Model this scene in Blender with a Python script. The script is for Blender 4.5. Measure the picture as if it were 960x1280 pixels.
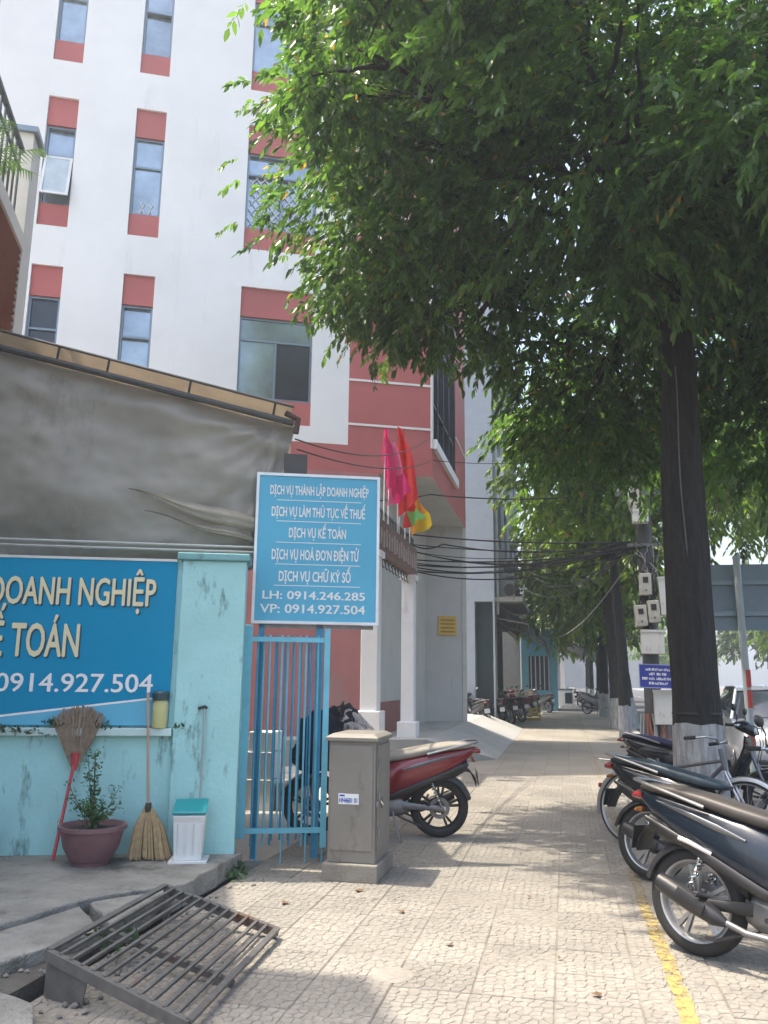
import bpy, math, random
import numpy as np
from mathutils import Vector, Matrix
random.seed(7); rng = np.random.default_rng(11)
for o in list(bpy.data.objects): bpy.data.objects.remove(o)
S = bpy.context.scene; COL = S.collection
rad = math.radians
# ------------------------------------------------------------------ camera, sky, sun, exposure
YAW, PITCH, ROLL = rad(12.35), rad(11.42), rad(.64)
fw = Vector((-math.sin(YAW)*math.cos(PITCH), math.cos(YAW)*math.cos(PITCH), math.sin(PITCH)))
rt = Vector((math.cos(YAW), math.sin(YAW), 0)); up = rt.cross(fw)
cr = rt*math.cos(ROLL)+up*math.sin(ROLL); cu = up*math.cos(ROLL)-rt*math.sin(ROLL)
cd = bpy.data.cameras.new('camera'); cam = bpy.data.objects.new('camera', cd); COL.objects.link(cam)
cd.sensor_fit = 'VERTICAL'; cd.sensor_height = 36; cd.sensor_width = 27; cd.lens = 36*1030/1280
cd.clip_start = .05; cd.clip_end = 3000
M = Matrix((cr, cu, -fw)).transposed().to_4x4(); M.translation = (0, 0, 1.5); cam.matrix_world = M
S.camera = cam
SUN_EL = rad(69); SX, SY = -.9987, -.05            # horizontal direction TO the sun
W = bpy.data.worlds.new('World'); S.world = W; W.use_nodes = True
nt = W.node_tree; bg = nt.nodes['Background']; sk = nt.nodes.new('ShaderNodeTexSky')
sk.sky_type = 'NISHITA'; sk.sun_disc = False; sk.sun_elevation = SUN_EL
sk.sun_rotation = math.atan2(SX, SY); sk.dust_density = 6.0; sk.air_density = 1.2; sk.ozone_density = 1.0
nt.links.new(sk.outputs[0], bg.inputs[0]); bg.inputs[1].default_value = .15
sd = bpy.data.lights.new('sun', 'SUN'); sd.energy = 2.3; sd.angle = rad(.6); sd.color = (1, .90, .75)
sun = bpy.data.objects.new('sun', sd); COL.objects.link(sun)
sv = Vector((SX*math.cos(SUN_EL), SY*math.cos(SUN_EL), math.sin(SUN_EL)))
sun.rotation_euler = sv.to_track_quat('Z', 'Y').to_euler(); sun.location = (0, 0, 40)
S.view_settings.view_transform = 'Standard'; S.view_settings.look = 'None'
S.view_settings.exposure = 1.66; S.view_settings.gamma = 1; S.view_settings.use_curve_mapping = False
S.cycles.use_denoising = True; S.cycles.max_bounces = 7; S.cycles.transparent_max_bounces = 12
S.cycles.caustics_reflective = False; S.cycles.caustics_refractive = False
# ------------------------------------------------------------------ materials
MATS = {}
def mat(name, col, rough=.6, metal=0, var=.12, vs=3., bump=0, bs=60., dirt=None, spec=.5, trans=0, coat=0):
    """procedural principled material: base colour with noise variation, optional dirt patches (colour, scale, amount) and bump"""
    if name in MATS: return MATS[name]
    m = bpy.data.materials.new(name); m.use_nodes = True; MATS[name] = m
    t = m.node_tree; N = t.nodes; L = t.links; b = N['Principled BSDF']
    tc = N.new('ShaderNodeTexCoord'); no = N.new('ShaderNodeTexNoise'); no.inputs['Scale'].default_value = vs
    no.inputs['Detail'].default_value = 6; no.inputs['Roughness'].default_value = .65
    L.new(tc.outputs['Object'], no.inputs['Vector'])
    mr = N.new('ShaderNodeMapRange'); mr.inputs[1].default_value = .3; mr.inputs[2].default_value = .7
    mr.inputs[3].default_value = 1-var; mr.inputs[4].default_value = 1+var
    L.new(no.outputs['Fac'], mr.inputs[0])
    mx = N.new('ShaderNodeVectorMath'); mx.operation = 'SCALE'; mx.inputs[0].default_value = col[:3]
    L.new(mr.outputs[0], mx.inputs['Scale']); last = mx.outputs[0]
    if dirt:
        dcol, dsc, amt = dirt[:3]; dz = dirt[3] if len(dirt) > 3 else .45
        n2 = N.new('ShaderNodeTexNoise'); n2.inputs['Scale'].default_value = dsc; n2.inputs['Detail'].default_value = 8
        n2.inputs['Roughness'].default_value = .7
        mp = N.new('ShaderNodeMapping'); mp.inputs['Scale'].default_value = (1, 1, dz); mp.inputs['Location'].default_value = (3.1, 7.7, 1.3)
        L.new(tc.outputs['Object'], mp.inputs[0]); L.new(mp.outputs[0], n2.inputs['Vector'])
        r2 = N.new('ShaderNodeMapRange'); r2.inputs[1].default_value = .65-amt*.22; r2.inputs[2].default_value = .75-amt*.21
        L.new(n2.outputs['Fac'], r2.inputs[0])
        mm = N.new('ShaderNodeMix'); mm.data_type = 'RGBA'; L.new(r2.outputs[0], mm.inputs[0])
        L.new(last, mm.inputs[6]); mm.inputs[7].default_value = (*dcol, 1); last = mm.outputs[2]
    L.new(last, b.inputs['Base Color'])
    b.inputs['Roughness'].default_value = rough; b.inputs['Metallic'].default_value = metal
    b.inputs['Specular IOR Level'].default_value = spec
    if coat: b.inputs['Coat Weight'].default_value = coat; b.inputs['Coat Roughness'].default_value = .08
    if bump:
        n3 = N.new('ShaderNodeTexNoise'); n3.inputs['Scale'].default_value = bs; n3.inputs['Detail'].default_value = 5
        L.new(tc.outputs['Object'], n3.inputs['Vector'])
        bp = N.new('ShaderNodeBump'); bp.inputs['Strength'].default_value = bump; bp.inputs['Distance'].default_value = .02
        L.new(n3.outputs['Fac'], bp.inputs['Height']); L.new(bp.outputs[0], b.inputs['Normal'])
    if trans:
        tr = N.new('ShaderNodeBsdfTranslucent'); L.new(last, tr.inputs['Color'])
        ms = N.new('ShaderNodeMixShader'); ms.inputs[0].default_value = trans
        L.new(b.outputs[0], ms.inputs[1]); L.new(tr.outputs[0], ms.inputs[2])
        L.new(ms.outputs[0], N['Material Output'].inputs['Surface'])
    return m
def leaf_mat(name, c0, c1, trans=.4):
    m = bpy.data.materials.new(name); m.use_nodes = True; MATS[name] = m
    t = m.node_tree; N = t.nodes; L = t.links; b = N['Principled BSDF']
    at = N.new('ShaderNodeAttribute'); at.attribute_name = 'tint'
    mx = N.new('ShaderNodeMix'); mx.data_type = 'RGBA'; L.new(at.outputs['Fac'], mx.inputs[0])
    mx.inputs[6].default_value = (*c0, 1); mx.inputs[7].default_value = (*c1, 1)
    L.new(mx.outputs[2], b.inputs['Base Color']); b.inputs['Roughness'].default_value = .38
    tr = N.new('ShaderNodeBsdfTranslucent'); sc = N.new('ShaderNodeVectorMath'); sc.operation = 'MULTIPLY'
    sc.inputs[1].default_value = (2.4, 2.5, .8); L.new(mx.outputs[2], sc.inputs[0]); L.new(sc.outputs[0], tr.inputs['Color'])
    ms = N.new('ShaderNodeMixShader'); ms.inputs[0].default_value = trans
    L.new(b.outputs[0], ms.inputs[1]); L.new(tr.outputs[0], ms.inputs[2]); L.new(ms.outputs[0], N['Material Output'].inputs['Surface'])
    dry = N.new('ShaderNodeMapRange'); dry.inputs[1].default_value = 1.3; dry.inputs[2].default_value = 1.4; L.new(at.outputs['Fac'], dry.inputs[0])   # a few yellowed leaves
    m2 = N.new('ShaderNodeMix'); m2.data_type = 'RGBA'; L.new(dry.outputs[0], m2.inputs[0]); L.new(mx.outputs[2], m2.inputs[6]); m2.inputs[7].default_value = (.26, .17, .05, 1)
    L.new(m2.outputs[2], b.inputs['Base Color']); L.new(m2.outputs[2], sc.inputs[0])
    return m
def bark_mat(name, c, white=None):
    m = bpy.data.materials.new(name); m.use_nodes = True; MATS[name] = m
    t = m.node_tree; N = t.nodes; L = t.links; b = N['Principled BSDF']
    tc = N.new('ShaderNodeTexCoord'); mp = N.new('ShaderNodeMapping'); mp.inputs['Scale'].default_value = (9, 9, 1.6)
    L.new(tc.outputs['Object'], mp.inputs[0])
    no = N.new('ShaderNodeTexNoise'); no.inputs['Scale'].default_value = 2.2; no.inputs['Detail'].default_value = 9; no.inputs['Roughness'].default_value = .7
    L.new(mp.outputs[0], no.inputs['Vector'])
    cr_ = N.new('ShaderNodeValToRGB'); e = cr_.color_ramp.elements
    e[0].position = .35; e[0].color = (c[0]*.45, c[1]*.45, c[2]*.45, 1); e[1].position = .65; e[1].color = (*c, 1)
    L.new(no.outputs['Fac'], cr_.inputs[0]); L.new(cr_.outputs[0], b.inputs['Base Color']); b.inputs['Roughness'].default_value = .9
    bp = N.new('ShaderNodeBump'); bp.inputs['Strength'].default_value = 1; bp.inputs['Distance'].default_value = .07
    L.new(no.outputs['Fac'], bp.inputs['Height']); L.new(bp.outputs[0], b.inputs['Normal'])
    return m
# ------------------------------------------------------------------ builders
ORG = {}
def FR(p0, th):
    th = rad(th); u = (math.sin(th), math.cos(th)); n = (u[1], -u[0])
    return lambda s, d, z: (p0[0]+u[0]*s+n[0]*d, p0[1]+u[1]*s+n[1]*d, z)
IDF = lambda x, y, z: (x, y, z)
class MB:
    def __init__(s): s.v = []; s.f = []; s.m = []
    def add(s, vs, fs, m=0):
        k = len(s.v); s.v += [tuple(p) for p in vs]; s.f += [[i+k for i in f] for f in fs]; s.m += [m]*len(fs); return s
    def box(s, P, a0, a1, b0, b1, z0, z1, m=0):
        vs = [P(a, b, z) for z in (z0, z1) for (a, b) in ((a0, b0), (a1, b0), (a1, b1), (a0, b1))]
        return s.add(vs, [(0, 3, 2, 1), (4, 5, 6, 7), (0, 1, 5, 4), (1, 2, 6, 5), (2, 3, 7, 6), (3, 0, 4, 7)], m)
    def bar(s, p, q, w, h=None, m=0, upv=(0, 0, 1)):
        p = Vector(p); q = Vector(q); d = (q-p).normalized(); h = h or w
        a = d.cross(Vector(upv));
        if a.length < 1e-4: a = d.cross(Vector((1, 0, 0)))
        a.normalize(); b = d.cross(a).normalized(); a *= w/2; b *= h/2
        vs = [c+x*a+y*b for c in (p, q) for (x, y) in ((-1, -1), (1, -1), (1, 1), (-1, 1))]
        return s.add(vs, [(0, 3, 2, 1), (4, 5, 6, 7), (0, 1, 5, 4), (1, 2, 6, 5), (2, 3, 7, 6), (3, 0, 4, 7)], m)
    def tube(s, pts, r, n=8, cap=True, m=0):
        pts = [Vector(p) for p in pts]; k = len(pts)
        rs = [r]*k if not hasattr(r, '__len__') else list(r)
        rings = []; prev = None
        for i, p in enumerate(pts):
            d = (pts[min(i+1, k-1)]-pts[max(i-1, 0)])
            d = d.normalized() if d.length > 1e-9 else Vector((0, 0, 1))
            a = prev-d*prev.dot(d) if prev is not None else (d.cross(Vector((0, 0, 1))) if abs(d.z) < .9 else d.cross(Vector((1, 0, 0))))
            if a.length < 1e-6: a = d.cross(Vector((0, 1, 0)))
            a.normalize(); prev = a; b = d.cross(a)
            rings.append([p+(a*math.cos(t)+b*math.sin(t))*rs[i] for t in [2*math.pi*j/n for j in range(n)]])
        return s.loft(rings, cap, m)
    def loft(s, rings, cap=True, m=0, closed=True):
        n = len(rings[0]); vs = [p for r in rings for p in r]; fs = []
        for i in range(len(rings)-1):
            for j in range(n if closed else n-1):
                j2 = (j+1) % n; fs.append((i*n+j, i*n+j2, (i+1)*n+j2, (i+1)*n+j))
        if cap and closed: fs.append(tuple(reversed(range(n)))); fs.append(tuple(range((len(rings)-1)*n, len(rings)*n)))
        return s.add(vs, fs, m)
    def lathe(s, prof, c=(0, 0, 0), axis='z', n=24, cap=False, m=0):
        rings = []
        for r, h in prof:
            ring = []
            for j in range(n):
                t = 2*math.pi*j/n; a, b = r*math.cos(t), r*math.sin(t)
                ring.append((c[0]+a, c[1]+b, c[2]+h) if axis == 'z' else (c[0]+a, c[1]+h, c[2]+b) if axis == 'y' else (c[0]+h, c[1]+a, c[2]+b))
            rings.append(ring)
        return s.loft(rings, cap, m)
    def prism(s, P, poly, z0, z1, m=0):
        n = len(poly); vs = [P(a, b, z0) for a, b in poly]+[P(a, b, z1) for a, b in poly]
        return s.add(vs, [tuple(reversed(range(n))), tuple(range(n, 2*n))]+[(i, (i+1) % n, n+(i+1) % n, n+i) for i in range(n)], m)
    def quad(s, a, b, c, d, m=0): return s.add([a, b, c, d], [(0, 1, 2, 3)], m)
    def build(s, name, mats, parent=None, smooth=False, bevel=0, ang=40, fix=False):
        me = bpy.data.meshes.new(name); og = ORG.get(parent, Vector((0, 0, 0))) if parent else Vector((0, 0, 0))
        me.from_pydata([tuple(Vector(p)-og) for p in s.v], [], s.f)
        for mm in (mats if isinstance(mats, (list, tuple)) else [mats]): me.materials.append(mm)
        me.polygons.foreach_set('material_index', s.m)
        if fix:
            import bmesh
            bm = bmesh.new(); bm.from_mesh(me); bmesh.ops.recalc_face_normals(bm, faces=bm.faces); bm.to_mesh(me); bm.free()
        if smooth:
            me.polygons.foreach_set('use_smooth', [True]*len(me.polygons)); me.set_sharp_from_angle(angle=rad(ang))
        o = bpy.data.objects.new(name, me); COL.objects.link(o)
        if bevel:
            md = o.modifiers.new('bevel', 'BEVEL'); md.width = bevel; md.segments = 2; md.limit_method = 'ANGLE'; md.angle_limit = rad(35)
        if parent: o.parent = parent; ORG[o] = og
        return o
def thing(name, label, cat, loc=(0, 0, 0), group=None):
    o = bpy.data.objects.new(name, None); COL.objects.link(o); o.location = loc; o.empty_display_size = .1
    ORG[o] = Vector(loc); return tag(o, label, cat, group)
def tag(o, label, cat, group=None):
    o['label'] = label; o['category'] = cat
    if group: o['group'] = group
    return o
def struct(o): o['kind'] = 'structure'; return o
def stuff(o): o['kind'] = 'stuff'; return o
def copy_tree(o, parent=None):
    c = o.copy(); COL.objects.link(c); c.parent = parent
    for ch in list(o.children): copy_tree(ch, c)
    return c
def ell(c, a, b, n=16, p=2.4):
    """superellipse ring about c spanned by vectors a, b"""
    c, a, b = Vector(c), Vector(a), Vector(b); out = []
    for j in range(n):
        t = 2*math.pi*j/n; x, y = math.cos(t), math.sin(t)
        out.append(c+a*(abs(x)**(2/p)*(1 if x >= 0 else -1))+b*(abs(y)**(2/p)*(1 if y >= 0 else -1)))
    return out
def sag(p, q, drop, n=14):
    p, q = Vector(p), Vector(q)
    return [p.lerp(q, i/n)-Vector((0, 0, drop*4*(i/n)*(1-i/n))) for i in range(n+1)]
TC = {}
def text_mesh(body, P, s0, s1, z0, cap, d, name, material, parent, bold=.0, depth=.002, z1=None):
    """flat raised lettering on the plane P, fitted between s0 and s1, cap height `cap`, baseline from z0 to z1"""
    cu_ = bpy.data.curves.new('lettering', 'FONT'); cu_.body = body; cu_.resolution_u = 3
    to = bpy.data.objects.new('lettering', cu_); COL.objects.link(to); bpy.context.view_layer.update()
    me = bpy.data.meshes.new_from_object(to.evaluated_get(bpy.context.evaluated_depsgraph_get()))
    bpy.data.objects.remove(to); bpy.data.curves.remove(cu_)
    xs = [v.co.x for v in me.vertices]; x0, x1 = min(xs), max(xs); kz = cap/.69; ks = (s1-s0)/(x1-x0); z1 = z0 if z1 is None else z1
    mb = MB(); vs = [v.co.copy() for v in me.vertices]; fs = [list(p.vertices) for p in me.polygons]; bpy.data.meshes.remove(me)
    for i, (dx, dz) in enumerate(((0, 0), (bold, 0), (-bold, 0), (0, bold*.7), (0, -bold*.7)) if bold else ((0, 0),)):   # heavier strokes: stacked print layers
        mb.add([P(s0+(c.x+dx-x0)*ks, d+i*.0004, z0+(c.y+dz)*kz) for c in vs], fs)
    return mb.build(name, material, parent)
def wall_holes(mb, P, s0, s1, z0, z1, holes, d=0., rev=.15, m=0, mr=None):
    ss = sorted({s0, s1, *[h[0] for h in holes], *[h[1] for h in holes]}); zs = sorted({z0, z1, *[h[2] for h in holes], *[h[3] for h in holes]})
    ss = [x for x in ss if s0 <= x <= s1]; zs = [x for x in zs if z0 <= x <= z1]
    for i in range(len(ss)-1):
        for j in range(len(zs)-1):
            a, b = (ss[i]+ss[i+1])/2, (zs[j]+zs[j+1])/2
            if any(h[0] < a < h[1] and h[2] < b < h[3] for h in holes): continue
            mb.quad(P(ss[i], d, zs[j]), P(ss[i+1], d, zs[j]), P(ss[i+1], d, zs[j+1]), P(ss[i], d, zs[j+1]), m)
    for a0, a1, b0, b1 in holes:
        r = m if mr is None else mr; e = d-rev
        mb.quad(P(a0, d, b0), P(a0, e, b0), P(a0, e, b1), P(a0, d, b1), r); mb.quad(P(a1, d, b0), P(a1, d, b1), P(a1, e, b1), P(a1, e, b0), r)
        mb.quad(P(a0, d, b1), P(a0, e, b1), P(a1, e, b1), P(a1, d, b1), r); mb.quad(P(a0, d, b0), P(a1, d, b0), P(a1, e, b0), P(a0, e, b0), r)
# shared materials
WHITE = mat('white_paint', (.77, .775, .76), .7, var=.06, vs=.6, dirt=((.69, .69, .67), 2.2, .3, .12))
RED = mat('red_wall_paint', (.43, .118, .11), .7, var=.09, vs=.8, dirt=((.36, .13, .125), 1.3, .25))
GREY = mat('grey_plaster', (.50, .49, .47), .85, var=.08, vs=1.2, dirt=((.3, .3, .3), .9, .2))
ALU = mat('grey_aluminium', (.2, .25, .29), .4, .6, .05)
GLASS = mat('window_glass', (.36, .43, .48), .12, .6, .35, vs=1.1)
DGLASS = mat('dark_glass', (.05, .06, .075), .08, .1, .2, vs=1)
BLACK = mat('black_rubber', (.018, .018, .019), .75, var=.2, vs=8)
PLAST = mat('black_plastic', (.02, .02, .022), .45, var=.15, vs=6)
CHROME = mat('chrome', (.7, .7, .7), .18, 1, .08)
STEEL = mat('grey_steel', (.22, .22, .23), .5, .7, .2, vs=8)
CONC = mat('concrete', (.30, .29, .27), .9, var=.2, vs=2.5, bump=.4, bs=50, dirt=((.12, .115, .11), 1.2, .35))
# ------------------------------------------------------------------ ground, road, sidewalk
ASPH = mat('asphalt', (.06, .06, .062), .9, var=.25, vs=1.5, bump=.5, bs=120)
EARTH = mat('earth', (.16, .14, .11), .95, var=.3, vs=1)
g = MB(); g.quad((-200, -60, -.3), (300, -60, -.3), (300, 420, -.3), (-200, 420, -.3)); struct(g.build('ground', EARTH))
g = MB(); g.quad((2.1, -40, -.14), (13.0, -40, -.14), (13.0, 400, -.14), (2.1, 400, -.14)); road = struct(g.build('road', ASPH))
ROADWHITE = mat('road_paint', (.6, .6, .58), .8, var=.2, vs=6)
g = MB()
for k in range(20): g.box(IDF, 7.5, 7.62, 2+k*6, 5+k*6, -.139, -.134)
g.build('lane_marking', ROADWHITE, road)
KERB = mat('kerb_concrete', (.36, .35, .33), .9, var=.15, vs=4, bump=.3, dirt=((.16, .15, .14), 3, .3))
kerb = struct((lambda m: m.build('kerb_base', KERB))(MB().box(IDF, 1.93, 2.09, -6, 70, -.2, -.03)))
kst = MB().box(IDF, 1.925, 2.1, 0, .99, -.06, .012).build('kerb_stone', KERB, kerb, bevel=.012)
for k in range(-2, 36):
    o = kst if k == -2 else kst.copy()
    if k > -2: COL.objects.link(o); o.parent = kerb
    o.location = (0, k*1.0, 0)
g = MB().box(IDF, 13.0, 18, -10, 300, -.25, 0); struct(g.build('far_sidewalk', CONC))
# sidewalk: grout bed, individual pressed tiles near by, plain paving farther off
def pave_mat():
    m = bpy.data.materials.new('far_paving'); m.use_nodes = True; t = m.node_tree; N = t.nodes; L = t.links; b = N['Principled BSDF']
    tc = N.new('ShaderNodeTexCoord'); br = N.new('ShaderNodeTexBrick'); br.offset = 0; br.inputs['Scale'].default_value = 1
    for k, v in (('Brick Width', .4), ('Row Height', .4), ('Mortar Size', .006)): br.inputs[k].default_value = v
    br.inputs['Color1'].default_value = (.255, .233, .196, 1); br.inputs['Color2'].default_value = (.285, .26, .216, 1); br.inputs['Mortar'].default_value = (.21, .19, .16, 1)
    L.new(tc.outputs['Object'], br.inputs['Vector'])
    vo = N.new('ShaderNodeTexVoronoi'); vo.feature = 'DISTANCE_TO_EDGE'; vo.inputs['Scale'].default_value = 20; L.new(tc.outputs['Object'], vo.inputs['Vector'])
    mr = N.new('ShaderNodeMapRange'); mr.inputs[1].default_value = .0; mr.inputs[2].default_value = .1; mr.inputs[3].default_value = .72; mr.inputs[4].default_value = 1; L.new(vo.outputs[0], mr.inputs[0])
    no = N.new('ShaderNodeTexNoise'); no.inputs['Scale'].default_value = .7; no.inputs['Detail'].default_value = 7; L.new(tc.outputs['Object'], no.inputs['Vector'])
    m2 = N.new('ShaderNodeMapRange'); m2.inputs[1].default_value = .3; m2.inputs[2].default_value = .7; m2.inputs[3].default_value = .82; m2.inputs[4].default_value = 1.12; L.new(no.outputs['Fac'], m2.inputs[0])
    mu = N.new('ShaderNodeMath'); mu.operation = 'MULTIPLY'; L.new(mr.outputs[0], mu.inputs[0]); L.new(m2.outputs[0], mu.inputs[1])
    sc = N.new('ShaderNodeVectorMath'); sc.operation = 'SCALE'; L.new(br.outputs[0], sc.inputs[0]); L.new(mu.outputs[0], sc.inputs['Scale'])
    L.new(sc.outputs[0], b.inputs['Base Color']); b.inputs['Roughness'].default_value = .85
    return m
def tile_mat(name, col, dirtc):
    m = bpy.data.materials.new(name); m.use_nodes = True; t = m.node_tree; N = t.nodes; L = t.links; b = N['Principled BSDF']
    ge = N.new('ShaderNodeNewGeometry'); oi = N.new('ShaderNodeObjectInfo')
    n1 = N.new('ShaderNodeTexNoise'); n1.inputs['Scale'].default_value = .9; n1.inputs['Detail'].default_value = 8; n1.inputs['Roughness'].default_value = .68; L.new(ge.outputs['Position'], n1.inputs['Vector'])
    n2 = N.new('ShaderNodeTexNoise'); n2.inputs['Scale'].default_value = 22; n2.inputs['Detail'].default_value = 4; L.new(ge.outputs['Position'], n2.inputs['Vector'])
    a = N.new('ShaderNodeMapRange'); a.inputs[1].default_value = .42; a.inputs[2].default_value = .68; L.new(n1.outputs['Fac'], a.inputs[0])
    mx = N.new('ShaderNodeMix'); mx.data_type = 'RGBA'; L.new(a.outputs[0], mx.inputs[0]); mx.inputs[6].default_value = (*col, 1); mx.inputs[7].default_value = (*dirtc, 1)
    c1 = N.new('ShaderNodeMapRange'); c1.inputs[1].default_value = .25; c1.inputs[2].default_value = .75; c1.inputs[3].default_value = .8; c1.inputs[4].default_value = 1.2; L.new(n2.outputs['Fac'], c1.inputs[0])
    c2 = N.new('ShaderNodeMapRange'); c2.inputs[3].default_value = .88; c2.inputs[4].default_value = 1.06; L.new(oi.outputs['Random'], c2.inputs[0])
    mu = N.new('ShaderNodeMath'); mu.operation = 'MULTIPLY'; L.new(c1.outputs[0], mu.inputs[0]); L.new(c2.outputs[0], mu.inputs[1])
    sc = N.new('ShaderNodeVectorMath'); sc.operation = 'SCALE'; L.new(mx.outputs[2], sc.inputs[0]); L.new(mu.outputs[0], sc.inputs['Scale'])
    L.new(sc.outputs[0], b.inputs['Base Color']); b.inputs['Roughness'].default_value = .82
    bp = N.new('ShaderNodeBump'); bp.inputs['Strength'].default_value = .25; bp.inputs['Distance'].default_value = .01; L.new(n2.outputs['Fac'], bp.inputs['Height']); L.new(bp.outputs[0], b.inputs['Normal'])
    return m
PAVE = pave_mat(); TSTONE = tile_mat('tile_stone', (.28, .26, .224), (.205, .19, .165)); TGROUT = tile_mat('tile_grout', (.225, .207, .177), (.18, .167, .144))
XL, XR, YN, YF = -2.5, 1.9, 3.2, 14.0
g = MB(); g.quad((XL, -3, -.006), (XR+.03, -3, -.006), (XR+.03, YF, -.006), (XL, YF, -.006), 1)
g.quad((XL, -3, -.001), (XR+.03, -3, -.001), (XR+.03, YN, -.001), (XL, YN, -.001))
g.quad((XL, YF, -.001), (XR+.03, YF, -.001), (XR+.03, 120, -.001), (XL, 120, -.001))
side = struct(g.build('sidewalk', [PAVE, TGROUT]))
def clip(poly, p, q):
    """keep the part of poly nearer to p than to q"""
    mx, my = (p[0]+q[0])/2, (p[1]+q[1])/2; nx, ny = q[0]-p[0], q[1]-p[1]; out = []
    for i in range(len(poly)):
        a, b = poly[i], poly[(i+1) % len(poly)]
        da = (a[0]-mx)*nx+(a[1]-my)*ny; db = (b[0]-mx)*nx+(b[1]-my)*ny
        if da <= 0: out.append(a)
        if (da < 0) != (db < 0) and abs(da-db) > 1e-12:
            t = da/(da-db); out.append((a[0]+(b[0]-a[0])*t, a[1]+(b[1]-a[1])*t))
    return out
def tile_mesh(seed):
    r = random.Random(seed); T = .397; n = 8; pts = []
    for i in range(n):
        for j in range(n):
            off = .5 if j % 2 else 0
            pts.append(((i+.25+off*.5+r.uniform(-.27, .27))*T/n, (j+.5+r.uniform(-.3, .3))*T/n))
    mb = MB().box(IDF, 0, T, 0, T, -.03, -.004, 1)
    for i, p in enumerate(pts):
        poly = [(0.002, 0.002), (T-.002, 0.002), (T-.002, T-.002), (0.002, T-.002)]
        for k, q in enumerate(pts):
            if k != i and abs(p[0]-q[0])+abs(p[1]-q[1]) < .2: poly = clip(poly, p, q)
            if len(poly) < 3: break
        if len(poly) < 3: continue
        cx = sum(a for a, _ in poly)/len(poly); cy = sum(b for _, b in poly)/len(poly)
        def ins(k, e):
            dx, dy = k[0]-cx, k[1]-cy; l = math.hypot(dx, dy)+1e-9; f = max(0, 1-e/l); return (cx+dx*f, cy+dy*f)
        zt = r.uniform(-.0015, .001); m_ = len(poly)
        o_ = [(*ins(q, .0022), -.0045) for q in poly]; t_ = [(*ins(q, .006), zt) for q in poly]
        mb.add(o_+t_, [(a, (a+1) % m_, m_+(a+1) % m_, m_+a) for a in range(m_)]+[tuple(range(m_, 2*m_))])
    return mb
protos = [tile_mesh(k).build('tile', [TSTONE, TGROUT], side) for k in range(5)]
used = [False]*5; nx = int((XR-XL)/.4); ny = int((YF-YN)/.4)
for j in range(ny):
    for i in range(nx):
        k = random.randrange(5); o = protos[k] if not used[k] else protos[k].copy()
        if used[k]: COL.objects.link(o); o.parent = side
        used[k] = True; q = random.randrange(4); x, y = XL+i*.4+.0015, YN+j*.4+.0015
        ox, oy = ((0, 0), (.397, 0), (.397, .397), (0, .397))[q]
        o.location = (x+ox, y+oy, random.uniform(-.003, .002)); o.rotation_euler = (random.uniform(-.004, .004), random.uniform(-.004, .004), q*math.pi/2)
# worn yellow line
def worn(name, col, lo, hi, sc=14):
    m = bpy.data.materials.new(name); m.use_nodes = True; t = m.node_tree; N = t.nodes; L = t.links; b = N['Principled BSDF']
    ge = N.new('ShaderNodeNewGeometry'); n1 = N.new('ShaderNodeTexNoise'); n1.inputs['Scale'].default_value = sc; n1.inputs['Detail'].default_value = 8; n1.inputs['Roughness'].default_value = .75
    L.new(ge.outputs['Position'], n1.inputs['Vector'])
    sx = N.new('ShaderNodeSeparateXYZ'); L.new(ge.outputs['Position'], sx.inputs[0])
    my = N.new('ShaderNodeMapRange'); my.inputs[1].default_value = 4.2; my.inputs[2].default_value = 7.5; my.inputs[3].default_value = .12; my.inputs[4].default_value = -.03; L.new(sx.outputs['Y'], my.inputs[0])
    ad = N.new('ShaderNodeMath'); L.new(n1.outputs['Fac'], ad.inputs[0]); L.new(my.outputs[0], ad.inputs[1])
    mr = N.new('ShaderNodeMapRange'); mr.inputs[1].default_value = lo; mr.inputs[2].default_value = hi; L.new(ad.outputs[0], mr.inputs[0])
    b.inputs['Base Color'].default_value = (*col, 1); b.inputs['Roughness'].default_value = .75; L.new(mr.outputs[0], b.inputs['Alpha'])
    return m
YEL = worn('worn_yellow_paint', (.40, .30, .10), .47, .63)
g = MB(); pts = []; y = 2.5
while y < 60:
    w = .04*(1+.15*random.uniform(-1, 1)); x = .485+.012*math.sin(y*1.7)+random.uniform(-.006, .006); pts.append((x-w, x+w, y)); y += .07 if y < 9 else .6
for a, b in zip(pts, pts[1:]): g.quad((a[0], a[2], .005), (a[1], a[2], .005), (b[1], b[2], .005), (b[0], b[2], .005))
g.build('painted_line', YEL, side)['label'] = 'worn yellow painted line along the paving'
# manhole-like round patch and small litter on the tiles
g = MB().lathe([(.0, .004), (.10, .004), (.115, .003), (.12, .001)], (-.93, 4.55, .0), n=24); g.build('round_cover', TSTONE, side, smooth=True)
LITTER = mat('litter_brown', (.16, .09, .05), .8, var=.3, vs=20)
for i, (x, y) in enumerate(((-.08, 5.0), (-1.1, 5.7), (-1.5, 6.15), (.3, 5.6), (-.7, 5.1), (-1.9, 5.7), (-.3, 6.3), (.1, 4.5))):
    mb = MB(); r = .022+.01*(i % 3); a = i*1.3
    mb.add([(x+r*math.cos(a+t)*(.5 if j % 2 else 1), y+r*math.sin(a+t)*(.6 if j % 2 else 1), .006+.012*((j*7) % 3)/2) for j, t in enumerate([k*math.pi/3 for k in range(6)])], [(0, 1, 2, 3, 4, 5)])
    tag(mb.build('dry_leaf', LITTER), 'small curled dry leaf lying on the sidewalk tiles', 'leaf', 'dry leaves scattered on the tiles')
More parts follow.
